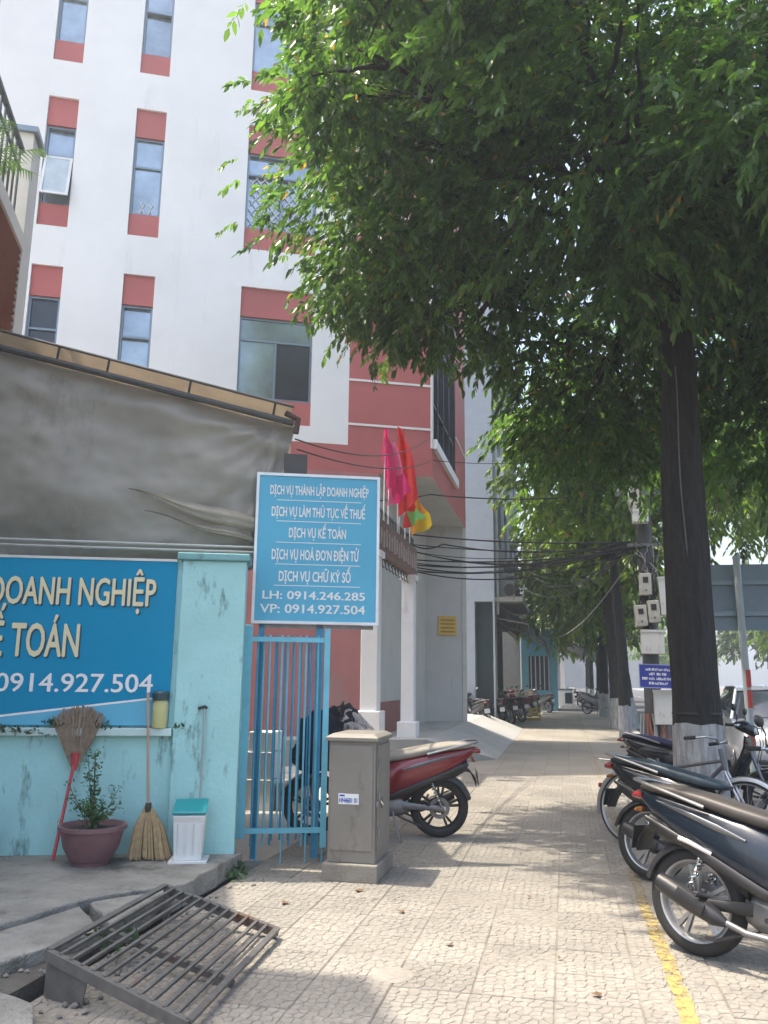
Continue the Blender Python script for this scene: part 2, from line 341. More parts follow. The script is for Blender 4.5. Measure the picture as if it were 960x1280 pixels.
# raised concrete slab before the teal wall, in cracked pieces
SLAB = mat('old_slab', (.25, .245, .225), .9, var=.3, vs=3.5, bump=.9, bs=45, dirt=((.095, .095, .08), 1.6, .55))
slab = struct(MB().prism(IDF, [(-9, 2.0), (-2.56, 2.0), (-2.56, 6.62), (-9, 4.6)], -.28, .05).build('raised_slab', mat('slab_bed', (.09, .085, .075), .95, var=.3, vs=6, bump=.6, bs=40)))
def slabpiece(poly, z, name='slab_piece'):
    cx = sum(p[0] for p in poly)/len(poly); cy = sum(p[1] for p in poly)/len(poly); rr = random.Random(int(cx*1000)); out = []
    for i in range(len(poly)):
        a, b = poly[i], poly[(i+1) % len(poly)]
        L_ = math.hypot(b[0]-a[0], b[1]-a[1]); n = max(1, int(L_/.12))
        for k in range(n):
            t = k/n; j = .012 if k else 0; out.append((a[0]+(b[0]-a[0])*t+rr.uniform(-j, j), a[1]+(b[1]-a[1])*t+rr.uniform(-j, j)))
    return MB().prism(IDF, out, .0, z).build(name, SLAB, slab, bevel=.012)
slabpiece([(-2.93, 4.98), (-2.52, 5.45), (-2.53, 6.5), (-5.4, 5.5), (-5.6, 2.0), (-3.35, 3.25)], .15)
slabpiece([(-2.9, 4.93), (-2.53, 4.55), (-2.52, 5.42)], .135)
slabpiece([(-2.95, 4.9), (-3.33, 3.2), (-3.05, 3.05), (-2.74, 3.9), (-2.56, 4.5)], .12)
slabpiece([(-3.3, 2.95), (-3.0, 3.0), (-2.74, 3.75), (-2.35, 3.6), (-2.1, 3.2), (-2.1, 2.0), (-3.3, 2.0)], .07)
STONE = mat('rubble_stone', (.19, .18, .165), .9, var=.3, vs=12, bump=.5, bs=40)
mb = MB()
for k in range(150):
    x = random.uniform(-2.85, -2.15); y = random.uniform(3.1, 4.3) if k < 110 else random.uniform(4.3, 6.3)
    if k >= 110: x = random.uniform(-2.52, -2.25)
    r = random.uniform(.005, .02); z = .05 if x < -2.5 else .0
    mb.loft([ell((x, y, z+r*h), (r*w*random.uniform(.7, 1.2), 0, 0), (0, r*w*random.uniform(.6, 1.1), 0), 6, 2.5) for h, w in ((0, .8), (.5, 1), (1, .45))])
r_ = stuff(mb.build('rubble', STONE)); r_['label'] = 'loose rubble and grit along the broken slab edge'; r_['category'] = 'rubble'
# yard behind the gate and forecourt plinth of the tall building
YARD = mat('yard_concrete', (.40, .38, .34), .9, var=.12, vs=1.5, dirt=((.25, .24, .22), 1, .25))
struct(MB().prism(IDF, [(-2.5, 6.95), (-2.5, 15.0), (-16, 9.6), (-16, 2.6), (-9, 4.7), (-2.75, 6.86)], -.2, .0).build('yard', YARD))
ramp = MB(); ramp.prism(IDF, [(-2.5, 15.05), (-2.5, 26.9), (-9, 26.9), (-9, 12.2)], -.2, .44)
ramp.add([(-2.5, 15.05, .44), (-2.5, 26.9, .44), (-1.35, 26.9, .003), (-1.35, 16.6, .003), (-2.5, 15.05, .003), (-2.5, 26.9, .003)], [(0, 3, 2, 1), (0, 4, 3), (1, 2, 5)])
struct(ramp.build('forecourt', mat('forecourt_concrete', (.30, .30, .285), .9, var=.12, vs=1.5, dirt=((.2, .2, .19), 1, .2))))
# ------------------------------------------------------------------ tall white and red office building
C0 = (-2.52, 16.02); FA = FR(C0, 65.5); FS = FR(C0, 0); TOP = 19.2
ob = thing('office_building', 'tall white office building with red corner and narrow blue windows behind the grey tarp', 'building', (C0[0], C0[1], 0))
COLS = [(-9.6, -9.03, 0), (-7.93, -7.36, 0), (-6.24, -5.65, 0), (-3.97, -2.50, 1)]; TOPS = [9.21, 12.87, 16.53]
holes = [(a, b, t-2.83, t) for a, b, _ in COLS for t in TOPS]
mb = MB(); wall_holes(mb, FA, -15, -1.74, 6.05, TOP, holes, 0, .2)
mb.build('white_wall', WHITE, ob)
mb = MB()
for (s0, s1, z0, z1) in ((-15, -1.74, 5.5, 6.05), (-1.74, 0, 5.5, TOP)): mb.quad(FA(s0, 0, z0), FA(s1, 0, z0), FA(s1, 0, z1), FA(s0, 0, z1))
mb.quad(FS(0, 0, 5.5), FS(5.8, 0, 5.5), FS(5.8, 0, 6.1), FS(0, 0, 6.1)); mb.quad(FS(3.68, 0, 6.1), FS(5.8, 0, 6.1), FS(5.8, 0, TOP), FS(3.68, 0, TOP))
mb.build('red_wall', RED, ob)
MB().quad(FA(-15, 0, 0), FA(-1.1, 0, 0), FA(-1.1, 0, 5.5), FA(-15, 0, 5.5)).build('ground_floor_wall', mat('faded_red_paint', (.40, .165, .16), .8, var=.12, vs=1.2, dirt=((.34, .2, .19), 1.5, .35)), ob)
F = FS(5.8, 0, 0); B1 = (FA(-15, 0, 0)[0], FA(-15, 0, 0)[1]+5.8)
O3 = FA(0, 0, 0); A3 = FA(-15, 0, 0)
for z, nm in ((5.5, 'soffit'), (TOP, 'roof')): MB().quad((A3[0], A3[1], z), (O3[0], O3[1], z), (F[0], F[1], z), (B1[0], B1[1], z)).build(nm, mat('soffit_paint', (.55, .53, .48), .8, var=.06), ob)
mb = MB(); mb.quad((F[0], F[1], .44), (B1[0], B1[1], .44), (B1[0], B1[1], TOP), (F[0], F[1], TOP)); mb.quad((A3[0], A3[1], 0), (B1[0], B1[1], 0), (B1[0], B1[1], TOP), (A3[0], A3[1], TOP))
sx_ = FA(-1.1, 0, 0)
FN = FR((sx_[0], sx_[1]), 0)
mb.quad(FN(0, 0, .44), FN(5.75, 0, .44), FN(5.75, 0, 5.5), FN(0, 0, 5.5)); mb.build('grey_wall', GREY, ob)
mb = MB().box(FN, .05, 2.2, .0, .03, .44, 1.05); mb.build('dado_panel', mat('brown_red_dado', (.25, .1, .09), .8, var=.1), ob)
BK = FR((F[0], F[1]), 65.5)
mb = MB().box(BK, -.12, -.003, -.01, .02, .44, 5.5); mb.build('corner_trim', mat('pale_trim', (.55, .53, .48), .8), ob)
mb = MB().box(BK, -.78, -.28, .005, .03, 2.62, 3.12); pl = mb.build('name_plaque', mat('plaque_gold', (.55, .36, .06), .45, .2), ob)
mb = MB()
for k in range(4): mb.box(BK, -.72, -.34, .031, .034, 2.7+k*.1, 2.73+k*.1)
mb.build('plaque_line', mat('plaque_brown', (.25, .1, .03), .6), pl)
# white joint lines on the red corner
TRIM = mat('white_trim', (.75, .74, .72), .7, var=.05)
z = 6.49
while z < TOP-.2:
    MB().box(FA, -1.735, -.03, .0, .018, z-.022, z+.022).build('trim_line', TRIM, ob); z += .935
MB().box(FA, -.035, .0, .0, .02, 6.1, TOP).build('trim_line', TRIM, ob); MB().box(FS, 0, .05, .002, .02, 6.31, TOP).build('trim_line', TRIM, ob)
for z in (7.43, 10.2, 13, 15.8): MB().box(FS, 3.7, 5.79, 0, .018, z-.022, z+.022).build('trim_line', TRIM, ob)
MB().box(FS, .02, 3.68, .0, .09, 6.1, 6.3).build('sill', TRIM, ob)
# dark curtain glazing on the street side
gz = MB().box(FS, .0, 3.68, -.15, -.11, 6.3, TOP).build('glazing', DGLASS, ob)
mb = MB()
for s in (.06, .95, 1.85, 2.75, 3.64): mb.box(FS, s-.03, s+.03, -.11, -.02, 6.3, TOP)
for k in range(8): mb.box(FS, .09, 3.61, -.105, -.04, 7.2+k*1.7-.03, 7.2+k*1.7+.03)
mb.build('mullion', mat('dark_frame', (.05, .05, .055), .5, .3), gz)
# windows, each with spandrels, frame and panes
GRILLE = mat('white_grille', (.6, .62, .62), .5, var=.05)
CURT = mat('pale_curtain', (.42, .5, .55), .8, var=.15, vs=3)
for ri, t in enumerate(TOPS):
    for ci, (a, b, wide) in enumerate(COLS):
        MB().box(FA, a+.002, b-.002, -.19, -.05, t-.62, t-.002).build('spandrel', RED, ob)
        MB().box(FA, a+.002, b-.002, -.19, -.05, t-2.828, t-2.34).build('spandrel', RED, ob)
        z0, z1 = t-2.338, t-.622; fr = .045; zt = z0+(z1-z0)*(.72 if wide else .62)
        w = MB()
        for (s0, s1, q0, q1) in ((a+.003, a+fr, z0, z1), (b-fr, b-.003, z0, z1), (a+fr, b-fr, z0, z0+fr), (a+fr, b-fr, z1-fr, z1), (a+fr, b-fr, zt-fr/2, zt+fr/2)):
            w.box(FA, s0, s1, -.17, -.09, q0, q1)
        mid = (a+b)/2
        if wide: w.box(FA, mid-fr/2, mid+fr/2, -.17, -.1, z0+fr, zt-fr/2)
        wo = w.build('window', ALU, ob)
        panes = [(a+fr, b-fr, zt+fr/2, z1-fr)]
        panes += [(a+fr, mid-fr/2, z0+fr, zt-fr/2), (mid+fr/2, b-fr, z0+fr, zt-fr/2)] if wide else [(a+fr, b-fr, z0+fr, zt-fr/2)]
        for pi, (s0, s1, q0, q1) in enumerate(panes):
            dk = (wide and ri == 0 and pi == 2) or (ci == 1 and ri == 0)
            tilt = .014*((pi*5+ci*3+ri*7) % 5-2)
            m_ = MB(); d0 = -.15
            m_.quad(FA(s0, d0, q0), FA(s1, d0+tilt*.4, q0), FA(s1, d0+tilt*.4+tilt, q1), FA(s0, d0+tilt, q1)); m_.build('pane', DGLASS if dk else GLASS, wo)
        if ci == 1 and ri == 1:     # casement pushed open a little
            sh = MB(); zA, zB = z0+.1, zt-.03
            for (s0, s1, q0, q1) in ((a+.02, a+.07, zA, zB), (b-.07, b-.02, zA, zB), (a+.07, b-.07, zA, zA+.05), (a+.07, b-.07, zB-.05, zB)):
                k0 = (zB-q0)/(zB-zA)*.22; k1 = (zB-q1)/(zB-zA)*.22
                sh.add([FA(s0, -.05+k0, q0), FA(s1, -.05+k0, q0), FA(s1, -.05+k1, q1), FA(s0, -.05+k1, q1), FA(s0, -.08+k0, q0), FA(s1, -.08+k0, q0), FA(s1, -.08+k1, q1), FA(s0, -.08+k1, q1)],
                       [(0, 1, 2, 3), (7, 6, 5, 4), (0, 4, 5, 1), (1, 5, 6, 2), (2, 6, 7, 3), (3, 7, 4, 0)])
            so = sh.build('open_sash', GRILLE, wo)
            k0 = .2; k1 = .02
            MB().quad(FA(a+.07, -.065+k0, zA+.05), FA(b-.07, -.065+k0, zA+.05), FA(b-.07, -.065+k1, zB-.05), FA(a+.07, -.065+k1, zB-.05)).build('sash_pane', CURT, wo)
        if wide and ri == 1:        # diamond security grille
            gr = MB(); s0, s1, q0, q1 = a+fr, b-fr, z0+fr, zt-fr/2; st = .17
            k = -12
            while k < 24:
                for sg in (1, -1):
                    c = s0+k*st; pts = []
                    for z_ in np.linspace(q0, q1, 12):
                        s_ = c+sg*(z_-q0)*.75
                        if s0 <= s_ <= s1: pts.append(FA(s_, -.13, z_))
                    if len(pts) > 1: gr.bar(pts[0], pts[-1], .018)
                k += 1
            gr.build('diamond_grille', GRILLE, wo)
        if ci == 2 and ri == 1:
            gr = MB()
            for k in range(4): gr.bar(FA(a+.2+k*.08, -.125, z0+.06), FA(a+.28+k*.08-.16*(k % 2), -.125, z0+.3), .015)
            gr.build('wire_grille', GRILLE, wo)
# ------------------------------------------------------------------ balcony house at the left edge
NP = (-7.33, 9.53); FB = FR(NP, -24.5); FBF = FR(NP, 65.5)
nb = thing('balcony_house', 'cream house with railed balcony and brown shutter panels at the left edge', 'building', (NP[0], NP[1], 0))
CREAM = mat('cream_paint', (.62, .6, .55), .8, var=.06, dirt=((.4, .39, .36), .8, .2))
mb = MB()
mb.box(FB, -.48, 0, -.5, .0, 0, 9.02); mb.build('corner_pillar', CREAM, nb)
MB().box(FB, -.54, .06, -.56, .06, 9.02, 9.1).build('pillar_cap', ALU, nb)
mb = MB(); mb.box(FB, -3.2, -.485, -3.5, -.12, 0, 7.15); mb.box(FB, -5.75, -3.65, -3.5, 0, 0, 8.4); mb.box(FB, -7.6, -5.753, -3.5, 0, 0, 10.2); mb.build('wall', CREAM, nb)  # out-of-frame near blocks added, heights stepped to shape their ground shadows
MB().box(FB, -3.6, -.485, -3.5, .02, 7.2, 7.42).build('balcony_slab', CREAM, nb)
LOUV = mat('brown_shutter', (.2, .085, .06), .6, var=.15, vs=5)
for k in range(22):
    MB().add([FB(-3.15, -.08, 5.0+k*.1), FB(-.5, -.08, 5.0+k*.1), FB(-.5, -.0, 5.07+k*.1), FB(-3.15, -.0, 5.07+k*.1), FB(-3.15, -.08, 5.02+k*.1), FB(-.5, -.08, 5.02+k*.1), FB(-.5, -.02, 5.085+k*.1), FB(-3.15, -.02, 5.085+k*.1)],
             [(0, 1, 2, 3), (7, 6, 5, 4), (0, 4, 5, 1), (2, 6, 7, 3), (1, 5, 6, 2), (3, 7, 4, 0)]).build('shutter_slat', LOUV, nb)
RAILM = mat('dark_rail', (.06, .07, .075), .5, .4)
MB().bar(FB(-3.4, -.1, 8.65), FB(-.6, -.1, 8.65), .06).build('handrail', RAILM, nb)
MB().bar(FB(-3.4, -.1, 7.6), FB(-.6, -.1, 7.6), .04).build('lower_rail', RAILM, nb)
MB().bar(FB(-3.4, -.1, 8.35), FB(-.6, -.1, 8.35), .03).build('lower_rail', RAILM, nb)
for k in range(13): MB().bar(FB(-3.35+k*.22, -.1, 7.42), FB(-3.35+k*.22, -.1, 8.63), .022).build('baluster', RAILM, nb)
# palm on the balcony
pp = thing('potted_palm', 'small green palm with feathery leaves on the balcony at the left edge', 'plant', FB(-1.35, -.35, 7.42))
MB().lathe([(.12, 0), (.16, .3), (.15, .3), (.1, .25)], FB(-1.35, -.35, 7.42), n=12).build('pot', mat('clay', (.3, .14, .09), .8), pp)
mb = MB()
for k in range(13):
    a = k*2.4; p = Vector(FB(-1.35, -.35, 7.7)); d = Vector((math.cos(a), math.sin(a), 0)); L_ = .4+.14*(k % 3)
    pts = [p+d*(L_*t)+Vector((0, 0, .95*L_*t-.75*L_*t*t+.35*t)) for t in np.linspace(0, 1, 9)]
    mb.tube(pts, [.012-.001*i for i in range(9)], 4)
    sd_ = d.cross(Vector((0, 0, 1)))
    for i in [1.5+.5*q_ for q_ in range(14)]:
        for sg in (-1, 1):
            q = pts[int(i)].lerp(pts[min(8, int(i)+1)], i % 1); e = q+(sd_*sg*.8+d*.7-Vector((0, 0, .35)))*.17; w_ = d*.016
            mb.add([q-w_, q+w_, e], [(0, 1, 2)])
mb.build('fronds', mat('palm_green', (.10, .2, .04), .5, var=.2, trans=.3), pp)
# ------------------------------------------------------------------ teal wall, banner, tarp
WP = (-2.61, 6.44); WF = FR(WP, 71)
TEAL = mat('teal_wall_paint', (.36, .65, .66), .75, var=.1, vs=1.4, bump=.15, bs=30, dirt=((.13, .24, .24), 5.5, .34, .3))
tw = thing('teal_wall', 'weathered teal plastered boundary wall with pillar at the gate end', 'wall', (WP[0], WP[1], 0))
MB().box(WF, -5.2, -.49, -.14, 0, 0, 2.43).build('wall_panel', TEAL, tw)
mb = MB().box(WF, -.49, .03, -.2, .05, -.05, 2.44); mb.build('pillar', TEAL, tw, bevel=.01)
MB().box(WF, -.53, .06, -.24, .09, 2.44, 2.5).build('pillar_cap', mat('teal_cap', (.2, .42, .44), .8, var=.2, dirt=((.05, .08, .08), 3, .5)), tw, bevel=.01)
MB().box(WF, -5.2, -.5, 0, .075, 1.035, 1.095).build('ledge', mat('ledge_paint', (.5, .66, .66), .8, var=.15, dirt=((.12, .16, .15), 2.5, .4)), tw, bevel=.006)
bn = thing('shop_banner', 'wide blue banner with cream and white lettering on the teal wall', 'banner', WF(-2, 0.02, 1.11))
BLUE = mat('banner_blue', (.0, .25, .46), .6, var=.04, vs=1, spec=.2); LBLUE = mat('banner_light_blue', (.10, .42, .62), .45, var=.04)
MB().box(WF, -4.4, -.535, .004, .03, 1.11, 2.44).build('panel', BLUE, bn)
MB().add([WF(-4.4, .033, 1.115), WF(-.55, .033, 1.115), WF(-.55, .033, 1.335), WF(-1.9, .033, 1.165), WF(-3, .033, 1.115)], [(0, 1, 2, 3, 4)]).build('light_swoosh', LBLUE, bn)
WPR = mat('white_print', (.78, .8, .8), .5, var=.03)
MB().add([WF(-.55, .035, 1.33), WF(-.55, .035, 1.345), WF(-1.9, .035, 1.18), WF(-3, .035, 1.13), WF(-3, .035, 1.115), WF(-1.9, .035, 1.163)], [(0, 1, 2, 3, 4, 5)]).build('white_stripe', WPR, bn)
MB().box(WF, -4.4, -.535, .031, .04, 2.425, 2.445).build('edge_strip', mat('pale_edge', (.6, .62, .6), .6), bn)
CREAMT = mat('cream_print', (.72, .66, .42), .5, var=.03); DKT = mat('dark_print', (.004, .05, .1), .6)
for (b_, s0, s1, z0, cap) in (('DOANH NGHIỆP', -1.985, -.695, 2.058, .215), ('KẾ TOÁN', -2.06, -1.27, 1.645, .255)):
    text_mesh(b_, WF, s0+.012, s1+.012, z0-.012, cap, .0345, 'lettering_shadow', DKT, bn, .022)
    text_mesh(b_, WF, s0, s1, z0, cap, .037, 'lettering', CREAMT, bn, .022)
text_mesh('VP: 0914.927.504', WF, -2.24, -.672, 1.371, .14, .037, 'lettering', WPR, bn, .012)
# grey tarp curtain hung from a lean-to roof behind the wall
TP = FR((-2.854, 7.15), 71)
def tarp_mat():
    m = mat('grey_tarp', (.41, .39, .35), .42, var=.14, vs=1.0, trans=.30, dirt=((.30, .28, .245), 1.1, .35)); return m
tp = thing('tarp_curtain', 'large grey tarp curtain hanging over the teal wall from a sloping pipe', 'tarp', TP(-1, 0, 2.45))
from mathutils import noise as NZ_
NS, NZ = 130, 60; rows = []; rr = random.Random(4)
for j in range(NZ+1):
    row = []
    for i in range(NS+1):
        s = -4.8+5.2*i/NS; zt = 3.98-.221*(s-.36)-.1; v = j/NZ; e = max(0, (s+.35)/.71)
        zb = 2.47; z = zb+(zt-zb)*v
        belly = .12*math.sin(math.pi*v)**.8+.05*math.exp(-((v-.86+.03*math.sin(s*2))/.05)**2)-.04*math.exp(-((v-.74)/.06)**2)
        f = .035*math.sin(9*v+s*1.1)*(1-v)**2*2.2+.05*math.sin((v*1.0-.16*(s+1.2))*17)*max(0, 1-2.0*v)*(.5+.5*math.tanh((s+1.9)*2))
        f += .022*math.sin(s*4.1+v*5)+.02*math.sin(v*14-s*2.2)*(v > .0)*(1-v)+.04*math.sin(s*30+v*1.5)*e*e*(1-v*.3)
        ca, cr_ = math.atan2(zt-z, .36-s), math.hypot(zt-z, .36-s); f += .02*math.sin(ca*30)*math.exp(-cr_/1.3)*min(1, cr_*4)
        ca, cr_ = math.atan2(zt+.3-z, s+3.4), math.hypot(zt+.3-z, s+3.4); f += .016*math.sin(ca*34)*math.exp(-cr_/1.6)
        s2 = s-.30*max(0, s/.36)*(1-v)
        f += .03*NZ_.noise(Vector((s*2.2+v*3, v*7-s*1.5, 1.7)))+.014*NZ_.noise(Vector((s*6+v*9, v*16-s*5, 4.2)))
        row.append(TP(s2, -.02+belly*(.4+.6*v)+f, z))
    rows.append(row)
mb = MB(); mb.loft(rows, False, 0, False); sh_ = mb.build('sheet', tarp_mat(), tp, smooth=True, ang=180)
md = sh_.modifiers.new('solid', 'SOLIDIFY'); md.thickness = .003
mb = MB()
for k in range(2):
    mb.tube([TP(-4.6, .16, 2.70-.05*k), TP(-2, .17, 2.67-.05*k), TP(.06, .16, 2.66-.045*k)], .012, 6)
mb.build('hem_cord', mat('pale_cord', (.5, .5, .48), .6), tp)
# tan bands painting sunlight onto the folds at the tarp's lower right
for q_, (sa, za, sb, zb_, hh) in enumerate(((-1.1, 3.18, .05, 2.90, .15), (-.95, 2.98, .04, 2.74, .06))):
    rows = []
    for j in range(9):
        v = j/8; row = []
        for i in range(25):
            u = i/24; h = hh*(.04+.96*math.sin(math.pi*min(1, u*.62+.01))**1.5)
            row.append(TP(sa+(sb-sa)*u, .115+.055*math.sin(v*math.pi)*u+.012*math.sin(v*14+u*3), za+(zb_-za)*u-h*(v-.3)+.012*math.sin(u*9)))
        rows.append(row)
    MB().loft(rows, False, 0, False).build('sun_band', mat('painted_sun_tan', (.45, .41, .35), .6, var=.2, vs=4, trans=.3), tp, smooth=True, ang=180)['label'] = 'tan band of painted sunlight low in the tarp'
lr = thing('lean_to_roof', 'sloping lean-to roof edge with dark pipe above the grey tarp', 'roof', TP(-1, 0, 3.8))
sl = lambda s: 3.98-.221*(s-.36)
def slab3(s0, s1, d0, d1, dz0, dz1): 
    return MB().add([TP(s, d, sl(s)+z) for z in (dz0, dz1) for (s, d) in ((s0, d0), (s1, d0), (s1, d1), (s0, d1))], [(0, 3, 2, 1), (4, 5, 6, 7), (0, 1, 5, 4), (1, 2, 6, 5), (2, 3, 7, 6), (3, 0, 4, 7)])
slab3(-4.8, .36, -2.6, .13, .045, .06).build('roof_sheet', mat('tan_roof_sheet', (.52, .47, .40), .6, var=.12, trans=.5), lr)
DPIPE = mat('dark_pipe', (.07, .075, .08), .5, .4, dirt=((.12, .07, .05), 6, .3))
MB().tube([TP(-4.8, .1, sl(-4.8)-.10), TP(.38, .1, sl(.38)-.10)], .032, 8).build('lower_pipe', DPIPE, lr, smooth=True)
MB().tube([TP(-4.8, .14, sl(-4.8)+.05), TP(.38, .14, sl(.38)+.05)], .014, 8).build('upper_pipe', DPIPE, lr, smooth=True)
for s in (-3.8, -2.9, -1.84, -1.38, -.62, .18): MB().bar(TP(s, .11, sl(s)-.1), TP(s+.02, .13, sl(s)+.04), .016).build('bracket', DPIPE, lr)
MB().tube([TP(.3, .1, sl(.3)-.02), TP(.42, .12, sl(.4)-.06), TP(.40, .12, sl(.4)-.2)], .03, 8).build('end_bracket', mat('rusty_joint', (.09, .06, .05), .7, .3, var=.3), lr)
MB().box(TP, .3, .52, -.1, .08, 3.38, 3.58).build('end_box', mat('dark_box', (.06, .06, .065), .6), lr)
# ------------------------------------------------------------------ things along the teal wall
def wthing(name, label, cat, s, d, z): return thing(name, label, cat, WF(s, d, z))
STRAW = mat('straw', (.36, .27, .15), .9, var=.3, vs=30); DKSTRAW = mat('brown_straw', (.25, .19, .14), .9, var=.3, vs=30)
# broom standing upside down
b = wthing('grass_broom', 'upside down broom with red handle and brown fan bristles against the teal wall', 'broom', -1.28, .22, .15)
p0, p1 = Vector(WF(-1.28, .22, .155)), Vector(WF(-1.215, .07, .86))
MB().tube([p0, p0.lerp(p1, .5), p1], .013, 8).build('handle', mat('red_handle', (.5, .06, .08), .4), b, smooth=True)
mb = MB(); ax = Vector(WF(1, 0, 0))-Vector(WF(0, 0, 0)); rr = random.Random(3)
for k in range(330):
    a = rr.uniform(-.62, .62); L_ = rr.uniform(.3, .42)*(1-.12*abs(a)); base = p1+ax*a*.04+Vector((0, 0, -.06))
    tip = p1+ax*(math.sin(a)*L_*.95)+Vector((0, 0, math.cos(a)*L_))+Vector(WF(0, rr.uniform(-.06, .03), 0))-Vector(WF(0, 0, 0))
    w = Vector(WF(.003, 0, 0))-Vector(WF(0, 0, 0)); mb.add([base-w, base+w, tip+w*1.6, tip-w*1.6], [(0, 1, 2, 3)])
mb.build('bristles', DKSTRAW, b)
MB().lathe([(.02, -.08), (.028, 0), (.035, .05)], p1, n=10).build('binding', mat('red_handle', (.5, .06, .08)), b, smooth=True)
# straw broom standing upright
b = wthing('straw_broom', 'upright straw broom with long thin wooden handle leaning on the teal wall', 'broom', -.6, .2, .15)
p0, p1 = Vector(WF(-.62, .2, .52)), Vector(WF(-.695, .085, 1.37))
MB().tube([p0, p1], .011, 8).build('handle', mat('wood_pole', (.4, .27, .2), .6, var=.15), b, smooth=True)
mb = MB()
for k in range(330):
    a = rr.uniform(-1, 1); tip = Vector(WF(-.585+a*.155, .2+rr.uniform(-.07, .09), .155+.03*rr.random())); base = p0+ax*a*.02+Vector((0, 0, .02))
    mid = base.lerp(tip, .45)+ax*a*.03
    w = ax*.0035; mb.add([base-w, base+w, mid+w, mid-w, tip+w, tip-w], [(0, 1, 2, 3), (3, 2, 4, 5)])
mb.build('bristles', STRAW, b)
MB().lathe([(.022, -.03), (.026, 0), (.022, .035)], p0, n=10).build('binding', mat('dark_twine', (.05, .06, .05), .8), b)
# dustpan
b = wthing('lidded_dustpan', 'white plastic dustpan with teal lid and long grey handle by the blue gate post', 'dustpan', -.28, .24, .15)
DP = lambda s, d, z: WF(-.29+s, .24+d, .15+z)
mb = MB(); pr = [(-.125, -.09), (.11, -.09), (.11, .09), (-.125, .09)]
mb.loft([[DP(x*k, y*k+o, z) for x, y in pr] for z, k, o in ((.01, .86, 0), (.28, .98, .0), (.33, 1.02, .01))]); mb.build('bin', mat('white_plastic', (.68, .7, .7), .4, var=.05, dirt=((.4, .4, .38), 4, .25)), b, bevel=.008)
mb = MB()
for k in range(4): mb.bar(DP(-.08+k*.055, .088, .05), DP(-.085+k*.06, .092, .27), .008)
mb.build('rib', mat('white_plastic', (.68, .7, .7)), b)
mb = MB(); mb.loft([[DP(x*1.06, y*1.1+.0, z+h) for (x, y), h in zip(pr, (.07, .075, .0, .0))] for z in (.335, .355)]); mb.build('lid', mat('teal_plastic', (.01, .27, .30), .35, var=.06), b, bevel=.006)
MB().tube([DP(.05, -.08, .35), DP(.045, -.14, .75), DP(.04, -.16, 1.1)], .009, 8).build('handle', mat('grey_pole', (.3, .36, .38), .5), b, smooth=True)
MB().tube([DP(-.01, -.16, 1.1), DP(.045, -.16, 1.115), DP(.06, -.16, 1.1)], .012, 8).build('grip', PLAST, b)
MB().box(DP, -.14, .14, -.11, .14, 0, .012).build('scoop_lip', mat('white_plastic', (.68, .7, .7)), b)
# bottle on the ledge
b = wthing('spray_bottle', 'pale yellow plastic bottle with dark cap on the wall ledge', 'bottle', -.6, .05, 1.095)
BC = WF(-.598, .04, 1.096)
MB().lathe([(.0, 0), (.058, 0), (.062, .02), (.062, .19), (.05, .215), (.035, .22)], BC, n=18).build('body', mat('yellow_plastic', (.62, .6, .28), .4, var=.08, trans=.2), b, smooth=True)
MB().lathe([(.06, .215), (.068, .22), (.068, .27), (.055, .285), (0, .285)], BC, n=18).build('cap', mat('dark_green_cap', (.02, .06, .07), .4), b, smooth=True)
# potted plant
b = wthing('potted_shrub', 'round purple clay pot with a small leafy shrub below the banner', 'plant', -1.0, .42, .15)
PC = Vector(WF(-.99, .33, .15))
MB().lathe([(0, 0), (.13, 0), (.135, .03), (.15, .035), (.2, .13), (.225, .24), (.245, .245), (.245, .275), (.225, .275), (.205, .235), (.0, .235)], PC, n=30).build('pot', mat('purple_clay', (.19, .1, .11), .5, var=.15, vs=5, dirt=((.3, .27, .24), 4, .2)), b, smooth=True)
MB().lathe([(.0, .245), (.1, .25), (.2, .24)], PC, n=16).build('soil', mat('soil', (.05, .04, .03), .95), b)
stm = MB(); lv = []; rr = random.Random(9)
for k in range(16):
    a = rr.uniform(0, 6.28); h = rr.uniform(.14, .34) if k > 3 else rr.uniform(.45, .68); sp = rr.uniform(.05, .3) if k > 3 else rr.uniform(.01, .1)
    pts = [PC+Vector((math.cos(a)*sp*t**1.2, math.sin(a)*sp*t**1.2*.7, .24+h*t+.03*math.sin(t*5+k))) for t in np.linspace(0, 1, 8)]
    stm.tube(pts, [.005-.0004*i for i in range(8)], 5)
    for i in range(2, 8):
        for _ in range(10 if k > 3 else 13): lv.append((pts[i]+Vector((rr.gauss(0, .02), rr.gauss(0, .02), rr.gauss(0, .02))), rr.uniform(.02, .04)))
stm.build('stem', mat('plant_stem', (.12, .1, .05), .8), b)
mb = MB()
for p, L_ in lv:
    d = Vector((rr.gauss(0, 1), rr.gauss(0, 1), rr.gauss(.2, .5))).normalized(); q = d.cross(Vector((rr.random(), rr.random(), 1))).normalized()*L_*.32
    mb.add([p, p+d*L_*.5+q, p+d*L_, p+d*L_*.5-q], [(0, 1, 2, 3)])
mb.build('foliage', mat('shrub_green', (.085, .18, .07), .5, var=.3, vs=12, trans=.25), b)
